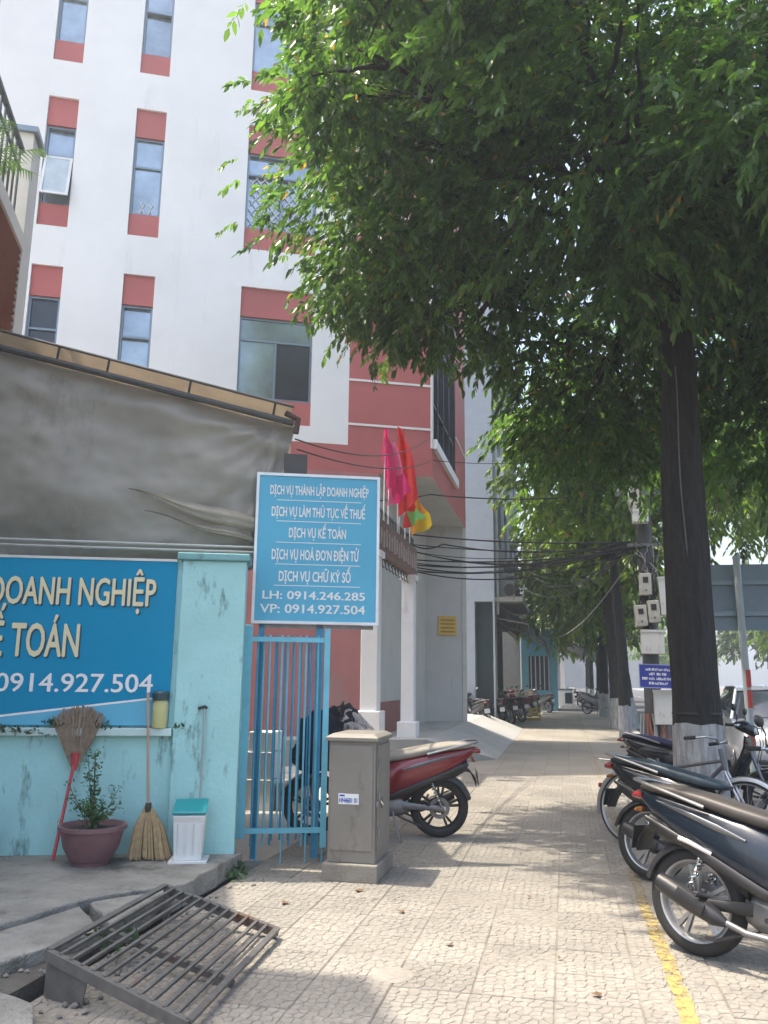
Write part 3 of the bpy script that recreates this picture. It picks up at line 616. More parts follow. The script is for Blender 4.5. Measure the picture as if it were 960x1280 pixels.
# ledge weeds and small dark pot at the frame edge
def weeds(name, label, pts, n, h, seed):
    rr = random.Random(seed); mb = MB()
    for k in range(n):
        c = Vector(rr.choice(pts))+Vector((rr.gauss(0, .05), rr.gauss(0, .03), 0)); d = Vector((rr.gauss(0, .6), rr.gauss(-.3, .5), rr.uniform(-.2, 1))).normalized()
        L_ = rr.uniform(.3, 1)*h; q = d.cross(Vector((rr.random()-.5, rr.random()-.5, .3))).normalized()*L_*.2
        mb.add([c, c+d*L_*.5+q, c+d*L_, c+d*L_*.5-q], [(0, 1, 2, 3)])
    return tag(mb.build(name, mat('weed_green', (.05, .10, .045), .6, var=.3, vs=20, trans=.2)), label, 'plant')
weeds('creeping_weed', 'dark trailing weeds growing along the wall ledge left of the brooms', [WF(-1.8, .07, 1.08), WF(-1.72, .07, 1.06), WF(-1.6, .07, 1.07), WF(-1.5, .07, 1.05), WF(-1.42, .05, 1.12)], 150, .07, 1)
weeds('ledge_weed', 'small weed sprouting on the ledge behind the upside down broom', [WF(-1.1, .07, 1.1), WF(-1.04, .07, 1.12), WF(-.98, .07, 1.08), WF(-.42, .07, 1.1)], 60, .06, 2)
weeds('ramp_weed', 'bright green weed growing up through the steel ramp bars', [(-2.36, 4.3, .1), (-2.3, 4.42, .1), (-2.42, 4.4, .12)], 60, .11, 5)
weeds('corner_weed', 'tuft of weed at the foot of the gate pillar', [(-2.5, 6.35, .05), (-2.46, 6.2, .03)], 40, .1, 6)
dp = wthing('dark_planter', 'dark planter tub at the foot of the wall on the left edge', 'planter', -1.78, .25, .15)
MB().lathe([(0, 0), (.11, 0), (.15, .2), (.16, .2), (.16, .23), (.13, .22), (0, .2)], WF(-1.86, .25, .15), n=16).build('tub', mat('dark_planter', (.05, .06, .055), .7), dp, smooth=True)
mb = MB(); rr = random.Random(2)
for k in range(60):
    c = Vector(WF(-1.86, .25, .36)); d = Vector((rr.gauss(0, .5), rr.gauss(0, .5), 1)).normalized(); L_ = rr.uniform(.1, .24); q = d.cross(Vector((1, .3, 0))).normalized()*.012
    mb.add([c, c+d*L_*.5+q, c+d*L_, c+d*L_*.5-q], [(0, 1, 2, 3)])
mb.build('leaf_tuft', MATS['weed_green'], dp)
# ------------------------------------------------------------------ steel ramp
rp = thing('steel_ramp', 'rusty grey slatted steel ramp bridging the slab edge and the sidewalk', 'ramp', (-2.1, 4.4, 0))
RST = mat('ramp_steel', (.15, .145, .14), .55, .5, .25, vs=9, dirt=((.17, .10, .07), 5, .35))
A, B, C, D = Vector((-2.46, 3.85, .185)), Vector((-2.51, 5.15, .185)), Vector((-1.70, 4.97, .035)), Vector((-1.62, 3.62, .035))
MB().bar(A, D, .035, .05).build('rail', RST, rp); MB().bar(B, C, .035, .05).build('rail', RST, rp)
MB().bar(A.lerp(B, .42)-Vector((0, 0, .035)), D.lerp(C, .42)-Vector((0, 0, .02)), .03, .03).build('rail', RST, rp)
for k in range(13):
    t = k/12; p, q = A.lerp(D, t), B.lerp(C, t)
    MB().bar(p+Vector((0, 0, .022)), q+Vector((0, 0, .022)), .016 if 0 < k < 12 else .032, .016, upv=(.2, 0, 1)).build('slat', RST, rp)
mb = MB(); e = (D-A)*.3
mb.add([A+Vector((0, 0, -.02)), A+e+Vector((0, 0, -.02)), A+e*.9+Vector((0, 0, -.16)), A+Vector((-.0, 0, -.2)), A+Vector((0, .008, -.02)), A+e+Vector((0, .008, -.02)), A+e*.9+Vector((0, .008, -.16)), A+Vector((0, .008, -.2))],
       [(0, 1, 2, 3), (7, 6, 5, 4), (0, 3, 7, 4), (1, 5, 6, 2), (2, 6, 7, 3)]); mb.build('side_plate', RST, rp)
MB().bar(A+Vector((0, .03, 0)), A+Vector((0, .03, -.21)), .035).build('leg', RST, rp); MB().bar(B+Vector((.03, -.03, 0)), B+Vector((.03, -.03, -.2)), .035).build('leg', RST, rp)
# ------------------------------------------------------------------ blue gate, sign
GP = (-2.65, 6.77); GF = FR(GP, 70)
GBL = mat('gate_blue', (.04, .29, .48), .45, .1, .15, vs=5, dirt=((.12, .16, .16), 4, .25)); GBL2 = mat('gate_light_blue', (.15, .48, .62), .45, .1, .12, vs=5, dirt=((.2, .15, .12), 5, .2))
gt = thing('blue_gate', 'open blue steel bar gate beside the teal wall pillar', 'gate', (GP[0], GP[1], 0))
MB().box(GF, -.15, -.075, -.05, .03, 0, 2.0).build('hinge_post', GBL, gt, bevel=.004)
MB().box(GF, -.055, .02, -.02, .04, .2, 1.94).build('stile', GBL2, gt, bevel=.004)
MB().box(GF, .64, .69, -.02, .03, .12, 1.92).build('stile', GBL2, gt, bevel=.004)
for z in (1.80, .235): MB().box(GF, .02, .64, -.015, .02, z, z+.04).build('cross_bar', GBL2, gt)
for k in range(11):
    s = .07+k*.052; back = k % 3 == 1
    MB().tube([GF(s, -.02-.05*(k % 2), .13 if not back else .24), GF(s, -.02-.05*(k % 2), 1.86)], .009, 6).build('bar', GBL2 if k % 3 else GBL, gt)
for k in range(8):     # bars of the second leaf folded behind
    MB().tube([GF(.1+k*.07, -.16-.004*k, .15), GF(.1+k*.07, -.16-.004*k, 1.84)], .008, 6).build('bar', GBL, gt)
for s in (.12, .32, .52, .66): MB().tube([GF(s, 0, .0), GF(s, 0, .235)], .007, 6).build('drop_pin', GBL2, gt)
MB().box(GF, -.08, -.05, -.03, .05, .5, .6).build('hinge', STEEL, gt); MB().box(GF, -.08, -.05, -.03, .05, 1.5, 1.6).build('hinge', STEEL, gt)
SP = (-2.52, 6.96); SF = FR(SP, 70)
sg = thing('service_sign', 'light blue upright service sign with white lettering above the blue gate', 'sign', (SP[0], SP[1], 0))
SBL = mat('sign_blue', (.085, .40, .60), .5, var=.05, vs=1.2); SFR = mat('sign_frame', (.72, .75, .78), .4, .3)
pb = MB(); tl = lambda z: -.012*(z-1.98)/1.34
QF = lambda s, d, z: SF(s-.02*(z-2.65)*0, d, z)
MB().box(QF, -.165, .915, -.03, .0, 1.99, 3.31).build('panel', SBL, sg)
for (s0, s1, z0, z1) in ((-.19, -.165, 1.965, 3.335), (.915, .94, 1.965, 3.335), (-.165, .915, 1.965, 1.99), (-.165, .915, 3.31, 3.335)): MB().box(QF, s0, s1, -.04, .012, z0, z1).build('frame_bar', SFR, sg)
for i, (b_, s0, s1, z0, cap, bo) in enumerate((('DỊCH VỤ THÀNH LẬP DOANH NGHIỆP', -.065, .835, 3.137, .082, .03), ('DỊCH VỤ LÀM THỦ TỤC VỀ THUẾ', -.045, .805, 2.935, .085, .03), ('DỊCH VỤ KẾ TOÁN', .117, .632, 2.743, .085, .03),
                                           ('DỊCH VỤ HOÁ ÐO’N ÐIỆN TỬ', -.03, .753, 2.54, .09, .03), ('DỊCH VỤ CHỮ KÝ SỐ', .04, .682, 2.345, .088, .03), ('LH: 0914.246.285', -.098, .815, 2.185, .07, .02), ('VP: 0914.927.504', -.115, .817, 2.062, .075, .02))):
    text_mesh(b_, QF, s0, s1, z0, cap, .003, 'lettering', WPR, sg, bo)
for z in (3.085, 2.89, 2.695, 2.497, 2.305): MB().box(QF, .0, .77, .0, .003, z-.003, z+.003).build('rule_line', WPR, sg)
MB().box(SF, -.12, -.07, -.09, -.04, .0, 2.1).build('post', GBL, sg); MB().box(SF, .39, .45, -.09, -.04, .0, 2.1).build('post', GBL, sg)
MB().box(SF, -.12, .9, -.09, -.04, 1.93, 1.962).build('rest_bar', STEEL, sg)
# ------------------------------------------------------------------ utility cabinet
cb = thing('utility_cabinet', 'grey metal telecom cabinet with blue number sticker on the sidewalk', 'cabinet', (-1.63, 6.66, 0))
CBM = mat('cabinet_grey', (.23, .215, .19), .55, .15, .1, vs=3, dirt=((.15, .13, .11), 4, .3))
MB().box(IDF, -1.85, -1.42, 6.38, 6.98, 0, .13).build('plinth', mat('cabinet_plinth', (.24, .22, .19), .9, var=.2, bump=.3), cb, bevel=.01)
mb = MB().box(IDF, -1.82, -1.45, 6.42, 6.93, .13, 1.02); mb.build('body', CBM, cb, bevel=.006)
mb = MB(); mb.loft([[(-1.845, 6.39, 1.02), (-1.425, 6.39, 1.02), (-1.425, 6.96, 1.02), (-1.845, 6.96, 1.02)], [(-1.845, 6.39, 1.05), (-1.425, 6.39, 1.05), (-1.425, 6.96, 1.05), (-1.845, 6.96, 1.05)], [(-1.80, 6.44, 1.075), (-1.47, 6.44, 1.075), (-1.47, 6.91, 1.075), (-1.80, 6.91, 1.075)]]); mb.build('lid', CBM, cb, bevel=.005)
MB().box(IDF, -1.80, -1.468, 6.408, 6.418, .22, .99).build('door', CBM, cb, bevel=.003)
MB().box(IDF, -1.448, -1.438, 6.46, 6.9, .22, .99).build('side_door', CBM, cb, bevel=.003)
for z in (.35, .62, .85): MB().tube([(-1.43, 6.47, z-.04), (-1.43, 6.47, z+.04)], .012, 8).build('hinge', STEEL, cb)
MB().bar((-1.437, 6.44, .56), (-1.437, 6.62, .56), .02, .05).build('hasp', STEEL, cb)
MB().tube([(-1.425, 6.5, .58), (-1.41, 6.52, .55), (-1.425, 6.54, .52)], .008, 6).build('padlock', CHROME, cb)
st = MB().box(IDF, -1.735, -1.575, 6.404, 6.407, .555, .632).build('sticker', WPR, cb)
CFc = lambda s, d, z: (-1.655+s, 6.404-d, z)
text_mesh('HN4601 01', CFc, -.072, .068, .567, .035, .001, 'sticker_number', mat('sticker_blue', (.01, .06, .42), .5), st, .03)
MB().box(CFc, -.072, -.03, .0, .001, .612, .624).build('sticker_mark', MATS['sticker_blue'], st)
# ------------------------------------------------------------------ entrance portal of the office building
COLW = mat('column_white', (.66, .67, .7), .7, var=.06, dirt=((.4, .4, .42), 1.5, .2))
ep = thing('entrance_portal', 'brown name board on two white columns before the office building', 'gate', (-2.9, 14, 0))
def column(y, w, z0, z1, pz):
    P = lambda a, b, z: (-2.9+a, y+b, z)
    MB().box(P, -w/2, w/2, -w/2, w/2, z0, z1).build('column', COLW, ep, bevel=.01)
    MB().box(P, -w/2-.06, w/2+.06, -w/2-.06, w/2+.06, z0, pz).build('column_base', COLW, ep, bevel=.01)
    MB().box(P, -w/2-.04, w/2+.04, -w/2-.04, w/2+.04, z1-.1, z1-.002).build('column_cap', COLW, ep)
column(12.42, .26, 0, 3.45, 1.02); column(15.55, .24, .40, 3.45, .72)
BRN = mat('board_brown', (.16, .095, .08), .6, var=.2, vs=8); PINK = mat('board_pink', (.34, .25, .24), .6, var=.2, vs=8)
MB().box(IDF, -2.96, -2.82, 12.2, 16.0, 3.452, 4.02).build('board', BRN, ep)
for k in range(17): MB().box(IDF, -2.82, -2.80, 12.35+k*.21, 12.49+k*.21, 3.58+.03*(k % 2), 3.9-.03*(k % 3)).build('board_letter', PINK, ep)
mb = MB()
for k in range(26): mb.bar((-2.89, 12.3+k*.145, 4.02), (-2.89, 12.3+k*.145, 4.24), .02)
mb.bar((-2.89, 12.2, 4.2), (-2.89, 16, 4.2), .02); mb.build('top_railing', RAILM, ep)
for k in range(12):
    a = k/11*3.0; MB().tube([(-2.89, 13.2+a+math.cos(t)*.1, 3.37+math.sin(t)*.08) for t in np.linspace(0, 5.5, 9)], .01, 5).build('scroll', RAILM, ep)
# flags
def flag(y, zt, h, w, m1, m2, label, lean=.0, pole=.6):
    t = thing('flag', label, 'flag', (-2.88, y, 4.02), 'flags on the entrance portal')
    b = Vector((-2.86, y, 4.05)); e = b+Vector((lean, .05, zt-4.05+.05)); MB().tube([b, e], .012, 6).build('pole', COLW, t)
    mb = MB(); nu, nv = 8, 14; rows = []
    for j in range(nv+1):
        v = j/nv; ww = w*1.45*(.14+.86*v**.8); row = []
        for i in range(nu+1):
            u = i/nu; row.append(e+Vector((lean*.2+u*ww*.9+.03*math.sin(u*9+v*6+y*5), .09*math.sin(u*8+v*3+y*9), -v*h*(1-.22*u)+.04*math.sin(v*7+y*3)*u)))
        rows.append(row)
    n = nu+1
    mb.loft(rows, False, 0, False)
    mb.m = [1 if (f // nu) > nv*.55 and (f % nu) > nu*.15 else 0 for f in range(len(mb.f))]
    mb.build('cloth', [m1, m2], t, smooth=True, ang=180)
fm = lambda n, c: mat(n, c, .7, var=.08, trans=.5)
FP, FP2, FRD, FY, FG, FO = fm('flag_magenta', (.75, .03, .22)), fm('flag_pink', (.8, .2, .38)), fm('flag_red', (.78, .05, .05)), fm('flag_yellow', (.85, .6, .02)), fm('flag_green', (.25, .65, .2)), fm('flag_orange', (.85, .35, .03))
flag(13.05, 5.55, 1.15, .16, FP, FP, 'leftmost slim magenta flag on the portal')
flag(13.4, 5.45, 1.15, .30, FP2, FP, 'pale pink flag beside the magenta one')
flag(14.2, 5.98, 1.7, .30, FRD, FRD, 'tall red flag in the middle of the portal')
flag(14.35, 5.35, .55, .24, FY, FRD, 'short yellow flag over the red one')
flag(14.9, 4.95, .75, .28, FRD, FG, 'red and light green flag on the portal')
flag(15.4, 5.0, .85, .36, FO, FY, 'rightmost orange and yellow flag')
# ------------------------------------------------------------------ blue-grey shop house next door
BB = thing('grey_shophouse', 'blue grey narrow shophouse beyond the red corner building', 'building', (-3, 27, 0))
BGREY = mat('blue_grey_paint', (.29, .335, .40), .8, var=.06, dirt=((.28, .31, .36), .7, .25)); DGREY = mat('green_grey_plaster', (.21, .225, .22), .85, var=.12, dirt=((.1, .1, .1), 1, .3))
NF = FR((-3, 27), 90)       # s along +X, outward -Y
mb = MB(); wall_holes(mb, NF, -4, .8, 0, 17, [(.15, .74, 0.0, 4.0)], 0, .5); mb.build('side_wall', BGREY, BB)
SFc = FR((-2.2, 27), 0)
mb = MB(); wall_holes(mb, SFc, 0, 15, 0, 17, [(.8, 14.4, .0, 3.5)]+[(2+3.2*k, 3.5+3.2*k, 6.2+3.6*j, 8.0+3.6*j) for k in range(4) for j in range(3)], 0, .25); mb.build('front_wall', DGREY, BB)
MB().quad((-7, 27, 17), (-2.2, 27, 17), (-2.2, 42, 17), (-7, 42, 17)).build('roof', DGREY, BB)
MB().quad((-2.5, 42, 0), (-7, 42, 0), (-7, 42, 17), (-2.2, 42, 17)).build('back_wall', DGREY, BB)
DARK = mat('dark_interior', (.012, .02, .026), .8, var=.2)
MB().box(NF, .152, .738, -.45, -.4, 0, 3.998).build('dark_door', mat('dark_shutter', (.02, .045, .06), .6, var=.2), BB)
MB().box(IDF, -6, -5.8, 27.5, 41.5, 0, 3.5).build('shop_interior', DARK, BB); MB().box(IDF, -5.8, -2.55, 35, 35.1, 0, 3.5).build('shop_interior', DARK, BB); MB().box(IDF, -5.8, -2.25, 27.6, 34.9, 3.45, 3.5).build('shop_ceiling', DARK, BB)
for k in range(4):
    for j in range(3): MB().box(SFc, 2.003+3.2*k, 3.497+3.2*k, -.22, -.18, 6.203+3.6*j, 7.997+3.6*j).build('window', DGLASS, BB)
MB().tube([(-2.12, 27.3, 3.6), (-2.12, 27.3, 14)], .05, 8).build('drain_pipe', mat('pipe_grey', (.4, .42, .43), .6), BB, smooth=True)
MB().box(SFc, .3, .75, 0, .35, 7.3, 8.9).build('wall_box', mat('white_box', (.6, .62, .63), .6), BB, bevel=.02)
MB().box(SFc, .05, 5.5, 0, .9, 4.0, 4.15).build('balcony_slab', DGREY, BB)
MB().tube([(-1.9, 28.2, 7.2), (-1.7, 28.4, 7.45), (-1.9, 28.6, 7.2)], .05, 8).build('bracket', STEEL, BB)
for i, (y, x, z) in enumerate(((27.9, -1.75, 4.15), (28.0, -1.75, 4.9), (29.6, -1.72, 4.15))):
    ac = thing('air_conditioner', ('grey outdoor air conditioner unit lowest on the shophouse balcony', 'grey air conditioner unit stacked on top over the balcony', 'grey air conditioner unit farther along the balcony')[i], 'air conditioner', (x, y, z), 'air conditioners on the shophouse')
    ACM = mat('ac_grey', (.3, .3, .29), .6, var=.1, dirt=((.15, .15, .14), 5, .3))
    P = lambda a, b, c: (x+a, y+b, z+c)
    MB().box(P, -.16, .16, 0, .85, .02, .62).build('casing', ACM, ac, bevel=.02)
    MB().lathe([(.24, 0), (.24, .02), (.05, .03), (0, .03)], (x+.161, y+.3, z+.32), axis='x', n=18).build('fan_guard', mat('dark_fan', (.06, .06, .06), .6), ac)
    MB().lathe([(.2, 0), (.2, -.015), (.05, -.02), (0, -.02)], (x, y-.001, z+.32), axis='y', n=18).build('side_vent', MATS['dark_fan'], ac)
    for s in (.1, .7): MB().box(P, -.18, .18, s, s+.05, -.0, .02).build('foot', STEEL, ac)
# awnings
AWN = mat('dark_awning', (.035, .05, .06), .6, var=.15, vs=2)
def awning(y0, y1, x0, x1, z0, z1, label):
    t = thing('awning', label, 'awning', (x0, (y0+y1)/2, z0), 'dark shop awnings')
    mb = MB().add([(x0, y0, z0), (x1, y0, z1), (x1, y1, z1), (x0, y1, z0), (x0, y0, z0-.03), (x1, y0, z1-.03), (x1, y1, z1-.03), (x0, y1, z0-.03)], [(0, 1, 2, 3), (7, 6, 5, 4), (0, 4, 5, 1), (1, 5, 6, 2), (2, 6, 7, 3), (3, 7, 4, 0)]); mb.build('canvas', AWN, t)
    MB().box(IDF, x1-.01, x1+.01, y0, y1, z1-.42, z1-.031).build('valance', AWN, t)
    for y in (y0+.1, y1-.1): MB().bar((x0, y, z0-.5), (x1, y, z1-.05), .04).build('strut', STEEL, t)
awning(27.6, 33.5, -2.18, -1.15, 4.0, 3.35, 'nearest dark awning sloping from the grey shophouse')
awning(33.8, 42.3, -2.18, -.75, 4.1, 3.0, 'middle dark awning over the parked motorbikes')
awning(42.7, 56, -2.1, .95, 4.5, 3.1, 'farthest dark awning beyond the teal house')
# teal house, white house, far terraces
def simple_house(name, label, x0, x1, y0, y1, h, wallm, wins, roofm=None, doors=()):
    t = thing(name, label, 'building', ((x0+x1)/2, y0, 0)); P = FR((x0, y0), 90); w = x1-x0
    mb = MB(); hs = [(a, b, c, d) for a, b, c, d in wins]; wall_holes(mb, P, 0, w, 0, h, hs, 0, .2)
    Q = FR((x1, y0), 0); sw = [(1+2.6*k, 2.2+2.6*k, 3.9+3.3*j, 5.4+3.3*j) for k in range(int((y1-y0-1)/2.6)) for j in range(max(0, int((h-3.5)/3.3)))]
    wall_holes(mb, Q, 0, y1-y0, 0, h, sw, 0, .2)
    mb.quad((x0, y0, h), (x1, y0, h), (x1, y1, h), (x0, y1, h)); mb.quad((x1, y1, 0), (x0, y1, 0), (x0, y1, h), (x1, y1, h)); mb.quad((x0, y1, 0), (x0, y0, 0), (x0, y0, h), (x0, y1, h)); mb.build('wall', wallm, t)
    for a, b, c, d in hs:
        wo = MB().box(P, a+.002, b-.002, -.19, -.15, c+.002, d-.002).build('window', DGLASS, t); mb = MB(); k = a+.1
        while k < b-.05: mb.box(P, k, k+.05, -.1, -.06, c+.003, d-.003); k += .22
        mb.build('window_bar', GRILLE, wo)
    for a, b, c, d in sw: MB().box(Q, a+.002, b-.002, -.19, -.15, c+.002, d-.002).build('window', DGLASS, t)
    MB().box(IDF, x0-.1, x1+.15, y0-.15, y1+.1, h+.002, h+.15).build('parapet', roofm or wallm, t)
    return t
TBLUE = mat('turquoise_paint', (.11, .33, .43), .7, var=.08)
simple_house('turquoise_house', 'small turquoise house with barred window beyond the awnings', -2.2, -.45, 43.2, 47, 3.9, TBLUE, [(.35, 1.4, 1.0, 2.7)], mat('dark_teal', (.03, .1, .13), .7))
simple_house('white_house', 'white two storey house behind the turquoise house', -6, -1.2, 60, 72, 8.5, mat('dull_white', (.4, .41, .42), .8), [(2.5, 4, 4.5, 6.5)])
simple_house('pale_terrace', 'pale grey terrace house far down the street', -7, -.6, 76, 92, 10.5, mat('pale_grey', (.26, .27, .28), .8), [(3.5, 5, 4.5, 6), (3.5, 5, 7.5, 9)])
simple_house('cream_terrace', 'cream terrace house at the far end of the sidewalk', -8, -.2, 96, 118, 8.0, CREAM, [(5, 6.5, 4.2, 5.8)])
simple_house('end_block', 'long low grey block closing the far end of the street', -12, 26, 190, 200, 9, mat('end_grey', (.16, .17, .18), .8), [(2+3*k, 3.5+3*k, 2+3*j, 3.5+3*j) for k in range(11) for j in range(2)])
# shop clutter under the awnings
yc = thing('yellow_crate', 'yellow plastic crate standing beside the far parked motorbikes', 'crate', (-1.32, 33, 0))
YP = mat('yellow_crate_plastic', (.5, .36, .04), .5, var=.1)
for z in (.02, .14, .26, .38): MB().box(IDF, -1.62, -1.02, 32.8, 32.83, z, z+.08).build('crate_slat', YP, yc); MB().box(IDF, -1.02, -.99, 32.83, 33.4, z, z+.08).build('crate_slat', YP, yc)
MB().box(IDF, -1.62, -1.02, 32.831, 33.4, .02, .06).build('base', YP, yc)
for x in (-1.62, -1.04): MB().box(IDF, x, x+.03, 32.77, 32.799, 0, .46).build('post', YP, yc)
fz = thing('white_freezer', 'small white chest freezer under the farthest awning', 'freezer', (-.2, 50, 0))
MB().box(IDF, -.75, .35, 50, 50.7, .05, .95).build('body', WHITE, fz, bevel=.03); MB().box(IDF, -.77, .37, 49.97, 50.72, .952, 1.03).build('lid', ALU, fz, bevel=.02); MB().box(IDF, -.1, .3, 49.97, 49.998, .2, .8).build('vent', DARK, fz)
for i, (x, y, c) in enumerate(((-1.9, 36.5, (.3, .3, .32)), (-1.7, 41.5, (.32, .2, .12)), (.3, 56, (.35, .12, .08)))):
    tb = thing('stall_table', ('grey metal stall table under the middle awning', 'brown wooden stall table past the middle awning', 'reddish table under the farthest awning')[i], 'table', (x, y, 0), 'stall tables')
    tm = mat('table_%d' % i, c, .6); MB().box(IDF, x-.4, x+.4, y-.3, y+.3, .7, .74).build('top', tm, tb)
    for q in range(3): MB().box(IDF, x-.34+q*.24, x-.16+q*.24, y-.2, y+.1, .742, .86+.1*((q+i) % 3)).build('goods_box', mat('goods_%d' % ((q+i) % 3), ((.3, .12, .06), (.1, .16, .1), (.35, .32, .26))[(q+i) % 3], .7), tb)
    for a in (-.36, .36):
        for b_ in (-.26, .26): MB().bar((x+a, y+b_, 0), (x+a, y+b_, .7), .04).build('leg', tm, tb)
# ------------------------------------------------------------------ utility pole with meters and cables
PX, PY = 1.62, 17.0
po = thing('utility_pole', 'dark concrete utility pole loaded with cables behind the large tree', 'pole', (PX, PY, 0))
MB().lathe([(.17, -.1), (.165, 0), (.15, 3), (.12, 8.6), (0, 8.62)], (PX, PY, 0), n=16).build('shaft', mat('pole_concrete', (.09, .09, .09), .85, var=.2, dirt=((.04, .04, .04), 3, .4)), po, smooth=True)
MB().bar((PX-.6, PY-.14, 5.2), (PX+.5, PY-.14, 5.2), .08).build('cross_arm', STEEL, po); MB().bar((PX-.35, PY-.14, 4.15), (PX+.3, PY-.14, 4.15), .06).build('cross_arm', STEEL, po)
for x in (-.5, -.25, .2, .42): MB().lathe([(.03, 0), (.05, .03), (.03, .06), (.045, .09), (.02, .12)], (PX+x, PY-.14, 5.24), n=10).build('insulator', mat('porcelain', (.6, .58, .55), .3), po, smooth=True)
rr = random.Random(21); mb = MB()
CABL = mat('black_cable', (.015, .015, .016), .6); CABG = mat('grey_cable', (.3, .3, .29), .6); CABR = mat('red_brown_cable', (.3, .1, .06), .6)
for k in range(26):
    x = PX+rr.uniform(-.22, .2); z = rr.uniform(3.2, 4.4)
    pts = [Vector((x+rr.uniform(-.1, .1), PY-.2-rr.uniform(0, .1), z)), Vector((x+rr.uniform(-.15, .15), PY-.25-rr.uniform(0, .1), z-rr.uniform(.1, .3))), Vector((x+rr.uniform(-.12, .12), PY-.2, z-rr.uniform(.35, .7))), Vector((PX+rr.uniform(-.15, .15), PY-.18, z-rr.uniform(.7, 1.2)))]
    q = []
    for i in range(3):
        for t in (0, .33, .66): q.append(pts[i].lerp(pts[i+1], t)+Vector((rr.gauss(0, .012), 0, rr.gauss(0, .012))))
    mb.tube(q+[pts[3]], .009, 5, m=rr.choice((0, 0, 1)))
mb.build('cable_tangle', [CABL, CABG], po)
mb = MB()
for k in range(14):
    x = PX+rr.uniform(-.25, .25); pts = [(x, PY-.2, .9), (x+rr.uniform(-.1, .1), PY-.3, .5), (x+rr.uniform(-.25, .1), PY-.4, .12)]
    mb.tube(pts, .016, 5, m=k % 2)
mb.build('loose_cable', [CABR, CABG], po)
METR = mat('meter_beige', (.52, .5, .43), .5, var=.08, dirt=((.3, .28, .24), 6, .3)); MTW = mat('meter_white', (.66, .66, .63), .5, var=.06, dirt=((.4, .38, .35), 6, .25))
def meter(dx, z, w, h, tilt, label, m, window=True, dep=.16):
    t = thing('meter_box', label, 'meter box', (PX+dx, PY-.25, z), 'meter boxes on the utility pole'); c, s = math.cos(tilt), math.sin(tilt)
    P = lambda a, b, q: (PX+dx+a*c-q*s, PY-.25-b, z+a*s+q*c)
    MB().box(P, -w/2, w/2, -.08, dep, -h/2, h/2).build('case', m, t, bevel=.012)
    if window:
        MB().box(P, -w*.22, w*.22, dep+.001, dep+.012, h*.05, h*.32).build('dial_window', mat('meter_dark', (.03, .03, .03), .3), t)
        MB().box(P, -w*.1, w*.1, dep+.001, dep+.015, -h*.34, -h*.25).build('latch', STEEL, t)
    else: MB().box(P, -w/2-.01, w/2+.01, -.06, dep+.015, h/2-.03, h/2+.015).build('lid', m, t)
pz = lambda y: 1.5+(851-y)/1051*16.75
meter(-.18, pz(629), .27, .42, .25, 'tilted beige meter box topmost on the pole', METR)
meter(-.09, pz(651), .30, .24, 0, 'white junction box just below the topmost meter', MTW, False)
meter(-.06, pz(735), .22, .42, 0, 'dull beige meter box below the cable tangle', METR)
meter(.29, pz(750), .20, .72, .03, 'tall narrow white box on the right of the pole', MTW, False)
meter(-.17, pz(773), .22, .40, .06, 'left beige meter of the side by side pair', METR)
meter(.07, pz(768), .22, .42, .06, 'right beige meter of the side by side pair', METR)
meter(.02, pz(805), .42, .44, -.02, 'wide pale junction box above the blue notice', MTW, False)
meter(.2, pz(881), .42, .62, 0, 'large pale lower box under the blue notice', MTW, False)
ns = thing('blue_notice', 'small blue notice with four lines of white writing on the pole', 'sign', (PX+.3, PY-.5, pz(845)))
NTF = lambda a, b, c: (PX+.07+a, PY-.48-b, pz(845)+c-.03*a)
MB().box(NTF, -.34, .34, 0, .012, -.21, .21).build('panel', mat('notice_blue', (.02, .04, .33), .45), ns)
for (s0, s1, z0, z1) in ((-.345, .345, .205, .222), (-.345, .345, -.222, -.205), (-.345, -.33, -.205, .205), (.33, .345, -.205, .205)): MB().box(NTF, s0, s1, .001, .016, z0, z1).build('edge', mat('notice_edge', (.3, .35, .6), .5), ns)
rr = random.Random(5)
for j, (w0, w1) in enumerate(((-.22, .22), (-.16, .15), (-.29, .29), (-.17, .16))):
    mb = MB(); x = w0
    while x < w1-.02:
        l = rr.uniform(.05, .11); e = min(x+l, w1); k = x
        while k < e: mb.box(NTF, k, k+.012, .0125, .015, .12-j*.085-.02, .12-j*.085+.02); mb.box(NTF, k, k+.022, .0125, .0148, .12-j*.085+(.012 if rr.random() < .5 else -.02), .12-j*.085+.02 if False else .12-j*.085+(.02 if rr.random() < .5 else -.008)+.008); k += .027
        x = e+.028
    mb.build('writing_line', WPR, ns)
# overhead cables
def wire(name, pts, drop, r, label, m=CABL):
    P_ = []
    for a, b in zip(pts, pts[1:]): P_ += sag(a, b, drop)[(1 if P_ else 0):]
    tag(MB().tube(P_, r, 5).build(name, m), label, 'cable', 'overhead cables')
wl = ['black cable highest from pole to the red building', 'thick black cable bundle strand over the entrance', 'lower black cable to the entrance wall', 'slack black cable below the bundle', 'thin black cable crossing the grey shophouse', 'sagging cable to the shophouse balcony', 'grey cable looping toward the awnings']
wire('cable', [(PX-.4, PY-.1, 5.25), (-2.5, 15.6, 5.05), (-4.6, 15.06, 5.0)], .12, .014, wl[0])
wire('cable', [(PX-.3, PY-.1, 4.2), (-2.5, 17.4, 4.35), (-3.51, 17.6, 4.6)], .18, .016, wl[1])
wire('cable', [(PX-.3, PY-.1, 4.15), (-3.51, 18.6, 4.1)], .22, .018, wl[2])
wire('cable', [(PX-.35, PY-.1, 4.12), (-3.51, 19.6, 4.55)], .35, .012, wl[3])
wire('cable', [(PX-.35, PY-.1, 4.18), (-2.15, 27.4, 6.2)], .3, .012, wl[4])
wire('cable', [(PX-.3, PY, 4.1), (-1.5, 28, 4.7)], .7, .014, wl[5])
